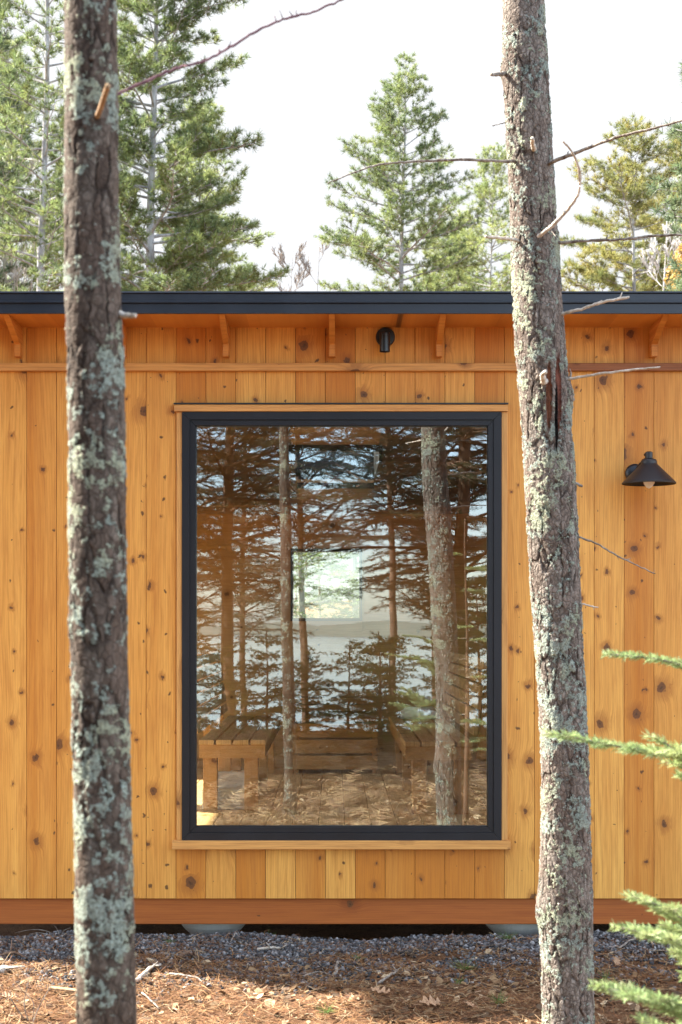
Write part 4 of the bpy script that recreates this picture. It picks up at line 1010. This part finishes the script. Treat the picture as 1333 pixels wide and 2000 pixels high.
for q, (a, z_, L) in enumerate(((.3, .5, .5), (1.4, .7, .45), (-1.2, .55, .5), (.6, 1.0, .4), (-.5, 1.25, .35), (1.9, 1.35, .3), (-1.0, 1.6, .22), (.9, 1.75, .18), (3.3, 1.85, .14))):
    st = Vector((tx, DS, z_)); d = Vector((math.cos(a), math.sin(a), .05)); spruce_branch(sp_, [st, st+d*L*.5, st+d*L+Vector((0,0,-.02))], 80+q, .09)

# ------------------------------------------------------------------ ground cover
def in_tree(x, y): return ((x-rt.location.x)**2+(y-DR)**2 < .014) | ((x-lt.location.x)**2+(y-DL)**2 < .006)
# gravel
phi = (1+5**.5)/2
ico = np.array([(-1,phi,0),(1,phi,0),(-1,-phi,0),(1,-phi,0),(0,-1,phi),(0,1,phi),(0,-1,-phi),(0,1,-phi),(phi,0,-1),(phi,0,1),(-phi,0,-1),(-phi,0,1)], float); ico /= np.linalg.norm(ico[0])
icf = np.array([(0,11,5),(0,5,1),(0,1,7),(0,7,10),(0,10,11),(1,5,9),(5,11,4),(11,10,2),(10,7,6),(7,1,8),(3,9,4),(3,4,2),(3,2,6),(3,6,8),(3,8,9),(4,9,5),(2,4,11),(6,2,10),(8,6,7),(9,8,1)])
ng = np.random.default_rng(21)
def rot_mats(n):
    q = ng.normal(0, 1, (n, 4)); q /= np.linalg.norm(q, axis=1)[:, None]; a, b, c, d = q.T
    return np.stack([np.stack([1-2*(c*c+d*d), 2*(b*c-a*d), 2*(b*d+a*c)], 1), np.stack([2*(b*c+a*d), 1-2*(b*b+d*d), 2*(c*d-a*b)], 1), np.stack([2*(b*d-a*c), 2*(c*d+a*b), 1-2*(b*b+c*c)], 1)], 1)
def stones(P, size):
    n = len(P); V = ico[None]*ng.uniform(.7, 1.25, (n, 12, 1)); V = V*(size[:, None, None]*ng.uniform(.6, 1.15, (n, 1, 3)))
    V = np.einsum('nij,nkj->nki', rot_mats(n), V); V = V+P[:, None, :]
    return V.reshape(-1, 3), (icf[None]+12*np.arange(n)[:, None, None]).reshape(-1, 3)
def gravel_edge(x): return 6.60 + .10*np.sin(x*2.1+.5) + .06*np.sin(x*5.3) + .03*np.sin(x*13)
n = 66000; x = ng.uniform(-2.6, 2.7, n); y = ng.uniform(5.75, 7.035, n); e = gravel_edge(x)
pk = np.clip(1-(e-y)/.75, 0, 1); pk = np.where(y > e, 1, np.clip(.5+.6*np.sin(x*4.3+2*np.sin(y*9))*np.sin(y*11+x*3), .04, 1)*pk**1.2); keep = ng.random(n) < pk
x, y = x[keep], y[keep]; sz = .0045+.0070*ng.random(len(x))**1.8; z = gh(x, y)+sz*.35+np.where(y > gravel_edge(x), ng.uniform(0, .007, len(x)), 0)
V1, F1 = stones(np.stack([x, y, z], 1), sz)
tag(np_mesh('gravel', V1, F1, M['gravel']), 'blue grey crushed stone strip along the foot of the cabin', 'gravel', kind='stuff')
# needles and flakes
def strips(n, xr, yr, L0, L1, W, tilt, keepf, lift=.006):
    x = ng.uniform(*xr, n); y = ng.uniform(*yr, n); k = keepf(x, y) & ~in_tree(x, y); x, y = x[k], y[k]; n = len(x)
    a = ng.uniform(0, 2*np.pi, n); L = ng.uniform(L0, L1, n); el = ng.normal(0, tilt, n)
    z = gh(x, y)+ng.uniform(.001, lift*2.4, n)+np.abs(np.sin(el))*L*.5
    d = np.stack([np.cos(a)*np.cos(el), np.sin(a)*np.cos(el), np.sin(el)], 1); s = np.stack([-np.sin(a), np.cos(a), ng.normal(0, .3, n)], 1)
    C = np.stack([x, y, z], 1); bend = s*(ng.normal(0, .12, n)*L)[:, None]
    p0, p1, p2 = C-d*L[:, None]/2, C+bend, C+d*L[:, None]/2; w_ = (W*ng.uniform(.6, 1.3, n))[:, None]
    V = np.stack([p0-s*w_*.5, p0+s*w_*.5, p1+s*w_*.5, p1-s*w_*.5, p2+s*w_*.4, p2-s*w_*.4], 1).reshape(-1, 3)
    b = 6*np.arange(n)[:, None]; return V, np.concatenate([b+np.array([[0,1,2,3]]), b+np.array([[3,2,4,5]])], 0)
def cl_noise(x, y, f=3.0, o=0.0): return np.sin(x*f+o+1.7*np.sin(y*f*.8))*np.sin(y*f*1.3+o*2+1.3*np.sin(x*f*.7))
kf = lambda x, y: (ng.random(len(x)) < np.where(y < gravel_edge(x)-.05, .55+.45*cl_noise(x, y, 5, 1), .22+.2*cl_noise(x, y, 4, 3)))
V1, F1 = strips(105000, (-2.0, 2.0), (4.6, 6.95), .03, .085, .0017, .18, kf)
V2, F2 = strips(26000, (-3.0, 3.0), (.5, 4.6), .05, .11, .004, .2, lambda x, y: ng.random(len(x)) < .8)
tag(np_mesh('fallen_pine_needles', np.concatenate([V1, V2]), np.concatenate([F1, F2+len(V1)]), M['needles']), 'rust coloured carpet of fallen pine needles', 'needles', kind='stuff')
def flakes(n, xr, yr, s0, s1, keepf):
    x = ng.uniform(*xr, n); y = ng.uniform(*yr, n); k = keepf(x, y) & ~in_tree(x, y); x, y = x[k], y[k]; n = len(x)
    s = s0+(s1-s0)*ng.random(n)**2.5; a = ng.uniform(0, 2*np.pi, n); C = np.stack([x, y, gh(x, y)+.005+s*.25], 1)
    u = np.stack([np.cos(a), np.sin(a), ng.normal(0, .28, n)], 1); v = np.stack([-np.sin(a), np.cos(a), ng.normal(0, .28, n)], 1)
    asp = ng.uniform(.25, .9, n)[:, None]; s = s[:, None]; m6 = []
    for q in range(6):
        an = q*math.pi/3; r_ = ng.uniform(.6, 1.1, n)[:, None]; m6.append(C+(u*math.cos(an)*r_+v*math.sin(an)*asp*r_)*s+np.array([0, 0, 1])*ng.normal(0, .1, n)[:, None]*s)
    return np.stack(m6, 1).reshape(-1, 3), (6*np.arange(n)[:, None]+np.arange(6)[None])
kf2 = lambda x, y: ng.random(len(x)) < np.where(y < gravel_edge(x), .7+.3*cl_noise(x, y, 4, 2), .12)
V1, F1 = flakes(15000, (-2.0, 2.0), (4.6, 6.95), .004, .026, kf2); V2, F2 = flakes(9000, (-3, 3), (.5, 4.6), .01, .04, lambda x, y: x > -99)
tag(np_mesh('leaf_litter', np.concatenate([V1, V2]), np.concatenate([F1, F2+len(V1)]), M['chips']), 'brown and tan leaf litter and bark flakes among the needles', 'leaf litter', kind='stuff')
# dead bracken near the camera, seen mirrored
FV = []; FF = []; rg = random.Random(77)
mb = MB()
for q in range(1500):
    x0, y0 = rg.uniform(-2.6, 2.6), rg.uniform(-5.5, 3.6)
    if math.hypot(x0-lt.location.x, y0-DL) < .1: continue
    a = rg.uniform(0, 6.28); L = rg.uniform(.28, .58); base = Vector((x0, y0, float(gh(x0, y0))))
    d = Vector((math.cos(a), math.sin(a), 0)); el = rg.uniform(.3, 1.1); pts = []
    p = base.copy()
    for i in range(9):
        pts.append(p.copy()); p = p+(d*math.cos(el)+Vector((0,0,math.sin(el))))*(L/8); el -= .17
    s = Vector((-d.y, d.x, 0))
    for i in range(8):
        mb.add([pts[i]-s*.002, pts[i]+s*.002, pts[i+1]+s*.0015, pts[i+1]-s*.0015], [(0,1,2,3)])
    for i in range(2, 17):
        f = i/2; k = int(f); 
        if k >= 8: break
        q_ = pts[k].lerp(pts[k+1], f-k); wl_ = .10*math.sin(min(1, (9-f)/7)*1.6)*rg.uniform(.7, 1.1); ax = (pts[k+1]-pts[k]).normalized()
        for sg in (-1, 1):
            e = q_+s*sg*wl_+ax*wl_*.35+Vector((0,0,rg.uniform(-.025,.01))); mb.add([q_-ax*.009, q_+ax*.009, e], [(0,1,2)])
tag(mb.build('dead_bracken', M['fern']), 'brown dead bracken fronds mirrored low in the window glass', 'bracken', kind='stuff')

# ------------------------------------------------------------------ single things on the ground
def gp(px, py):
    d = F*EYE/(py-VY); return WX(px, d), d
GS = 'fallen sticks in front of the cabin'
def stick(pts, r, label, mat, seed, lift=.012, moss=False):
    P = []
    for i, (a, b) in enumerate(pts):
        x, y = gp(a, b); P.append(Vector((x, y, float(gh(x, y))+lift+(.012 if 0 < i < len(pts)-1 else 0))))
    c = cat_rom(P, 6); rg = random.Random(seed)
    c = [p+Vector((rg.uniform(-1,1), rg.uniform(-1,1), rg.uniform(-.5,.5)))*r*.5 for p in c]
    mb = MB(); m = len(c); mb.tube(c, [r*(1-.5*i/m)*rg.uniform(.8, 1.2) for i in range(m)], 7)
    for _ in range(2):
        i = rg.randrange(m//3, m-1); dr = Vector((rg.uniform(-1,1), rg.uniform(-1,1), rg.uniform(0,.6))).normalized()*r*7; mb.tube([c[i], c[i]+dr], [r*.5, r*.2], 5)
    tag(mb.build('fallen_stick', mat, smooth=True), label, 'stick', GS)
stick([(265,1925),(285,1912),(300,1903),(315,1897)], .0085, 'short lichen covered stick beside the near left trunk', M['twig_pale'], 1)
stick([(330,1913),(360,1920),(385,1925),(400,1932)], .0045, 'thin grey twig lying right of the lichen covered stick', M['twig'], 2)
stick([(278,1940),(290,1955),(310,1967)], .0045, 'pale forked twig at the bottom left of the open ground', M['twig'], 3)
stick([(505,1861),(530,1862),(552,1858)], .0075, 'pale chunk of branch at the edge of the gravel under the window', M['twig_pale'], 4)
stick([(350,1879),(370,1876),(398,1879)], .0085, 'dark rotten stick at the gravel edge, left of centre', M['bark_brown'], 5)
stick([(735,1932),(760,1922),(775,1914),(770,1905)], .0050, 'crooked dark twig on the needles near the foot of the right trunk side', M['twig'], 6)
stick([(1210,1860),(1230,1853),(1242,1848)], .0050, 'small grey twig on gravel at the right of the near right trunk', M['twig'], 7)
stick([(655,1908),(660,1895),(667,1887)], .0065, 'short upright leaning twig at the middle of the needles', M['twig'], 8)
stick([(0,1868),(30,1870),(52,1875)], .0075, 'dull brown stick at the far left gravel edge', M['bark_brown'], 9)
stick([(0,1910),(6,1906),(14,1898)], .016, 'pale broken branch end at the left edge of the ground', M['twig_pale'], 10)
stick([(450,1848),(465,1836),(478,1822)], .0035, 'thin grey twig poking up against the first concrete pier', M['twig'], 11)
stick([(590,1911),(620,1907),(650,1909)], .0030, 'straight thin twig lying level in the middle ground', M['twig'], 12)
# wood offcut
x, y = gp(128, 1938); m_ = MB(); m_.box(-.065, .065, -.014, .014, 0, .016, .002); o = m_.build('wood_offcut', M['cutwood']); o.location = (x, y, float(gh(x, y))+.008); o.rotation_euler = (0, .05, -.25)
tag(o, 'fresh orange offcut of board lying left of the near left trunk', 'offcut')
# oak leaves
def oak_leaf(px, py, s, rot, tilt, label, seed):
    x, y = gp(px, py); rg = random.Random(seed); n = 44; L = []
    for i in range(n+1):
        t = i/n; w_ = .30*math.sin(math.pi*min(1, t*1.05))**.6*(.62+.38*math.cos(t*math.pi*7.5+.6)) ; L.append((t-.5, max(.012, w_)))
    V = []; Fc = []
    for i, (a, b) in enumerate(L):
        cz = .10*math.sin(a*3+seed)+.02*math.sin(i)
        V += [(a*s, -b*s, (cz+.30*b)*s), (a*s, 0, cz*s-.02*s), (a*s, b*s, (cz+.30*b*rg.uniform(.8, 1.3))*s)]
    for i in range(n):
        q = 3*i; Fc += [(q, q+3, q+4, q+1), (q+1, q+4, q+5, q+2)]
    mb = MB(); mb.add(V, Fc); mb.tube([(-.5*s-.02, 0, .0), (-.5*s+.01, 0, .0)], [.0012, .0010], 5)
    o = mb.build('oak_leaf', M['leaf'], smooth=False); o.location = (x, y, float(gh(x, y))+.018); o.rotation_euler = (tilt, rg.uniform(-.2, .2), rot)
    sm = o.modifiers.new('thickness', 'SOLIDIFY'); sm.thickness = .0006
    tag(o, label, 'leaf', 'dry oak leaves on the needles')
oak_leaf(845, 1975, .10, .3, .5, 'curled tan oak leaf with a dark gap under it, nearest the bottom edge', 3)
oak_leaf(745, 1948, .09, -.6, .2, 'flat tan oak leaf left of the curled one', 4)
oak_leaf(680, 1958, .085, 1.2, .2, 'brown oak leaf at the bottom, left of the other two', 5)
oak_leaf(1205, 1890, .075, 1.4, .7, 'upright greyish brown leaf on gravel right of the near right trunk', 6)
oak_leaf(915, 1980, .06, 2.2, .1, 'small pale leaf lying right of the curled oak leaf', 7)
oak_leaf(20, 1960, .08, .4, .3, 'brown leaf lying in the sunlit bottom left corner', 8)
# green tufts
def tuft(px, py, s, n, label, seed, spread=.9, up=.5):
    x, y = gp(px, py); ng_ = np.random.default_rng(seed); z0 = float(gh(x, y))
    root = empty('pine_sprig', (x, y, z0)); tag(root, label, 'sprig', 'green sprigs on the ground')
    mb = MB(); mb.tube([(0,0,0), (.002,0,.012), (.006,0,.02)], [.0018, .0015, .001], 6); o = mb.build('stem', M['twig'], None); o.parent = root
    P = np.repeat([[.005, 0, .016]], n, 0)+ng_.normal(0, .004, (n, 3)); D = ng_.normal(0, spread, (n, 3)); D[:, 2] = np.abs(D[:, 2])*up+.12
    V, Fc = needle_tris(P, D, 1, s, .0018, .05, ng_, 0); o = np_mesh('needles', V, Fc, M['spruce_shade']); o.parent = root
tuft(905, 1893, .065, 46, 'fan of fresh green pine needles on the gravel edge', 1, up=.3)
tuft(972, 1976, .05, 40, 'green seedling tuft standing at the bottom, left of the near right trunk', 2, up=1.2)
tuft(635, 1992, .05, 44, 'green tuft at the very bottom of the middle ground', 3)
tuft(520, 1829, .045, 60, 'green moss like tuft in the gravel beside the first pier', 4, up=.4)
tuft(895, 1928, .03, 26, 'tiny green tuft between the fan of needles and the oak leaves', 5)
tuft(990, 1840, .05, 34, 'green sprig in front of the second concrete pier', 6, up=.3)
tuft(700, 1880, .03, 26, 'tiny green sprig among the mixed gravel in the middle', 7)
tuft(1180, 1925, .04, 30, 'green sprig just right of the foot of the near right trunk', 8, up=.8)
tuft(330, 1850, .03, 26, 'small green sprig in the gravel left of the first pier', 9)
# dead weed stems at left
root = empty('dead_weed', (*gp(55, 1985), 0)); tag(root, 'dry leafless weed stems in the bottom left corner', 'weed')
def wst(P, d, r=.0022):
    c = cat_rom([PX(a, b, d) for a, b in P], 6); m_ = MB(); m_.tube(c, [r*(1-.6*i/len(c)) for i in range(len(c))], 6); m_.build('stem', M['twig'], root)
wst([(60,2010),(48,1965),(52,1935),(58,1905)], 5.5); wst([(60,2010),(75,1970),(100,1925),(120,1890)], 5.45); wst([(60,2010),(40,1980),(20,1950),(0,1940)], 5.5); wst([(60,2010),(66,1960),(40,1930),(36,1900)], 5.5, .0015)
root = empty('dry_grass_tuft', (WX(100, 6.9), 6.9, 0)); tag(root, 'arching dry grass stems in the gravel left of the near left trunk', 'grass')
for P in ([(118,1832),(112,1815),(104,1805)], [(118,1832),(90,1818),(60,1816),(30,1822)], [(118,1832),(125,1818),(138,1812)], [(110,1832),(80,1822),(58,1824)]):
    wst(P, 6.92, .0016)
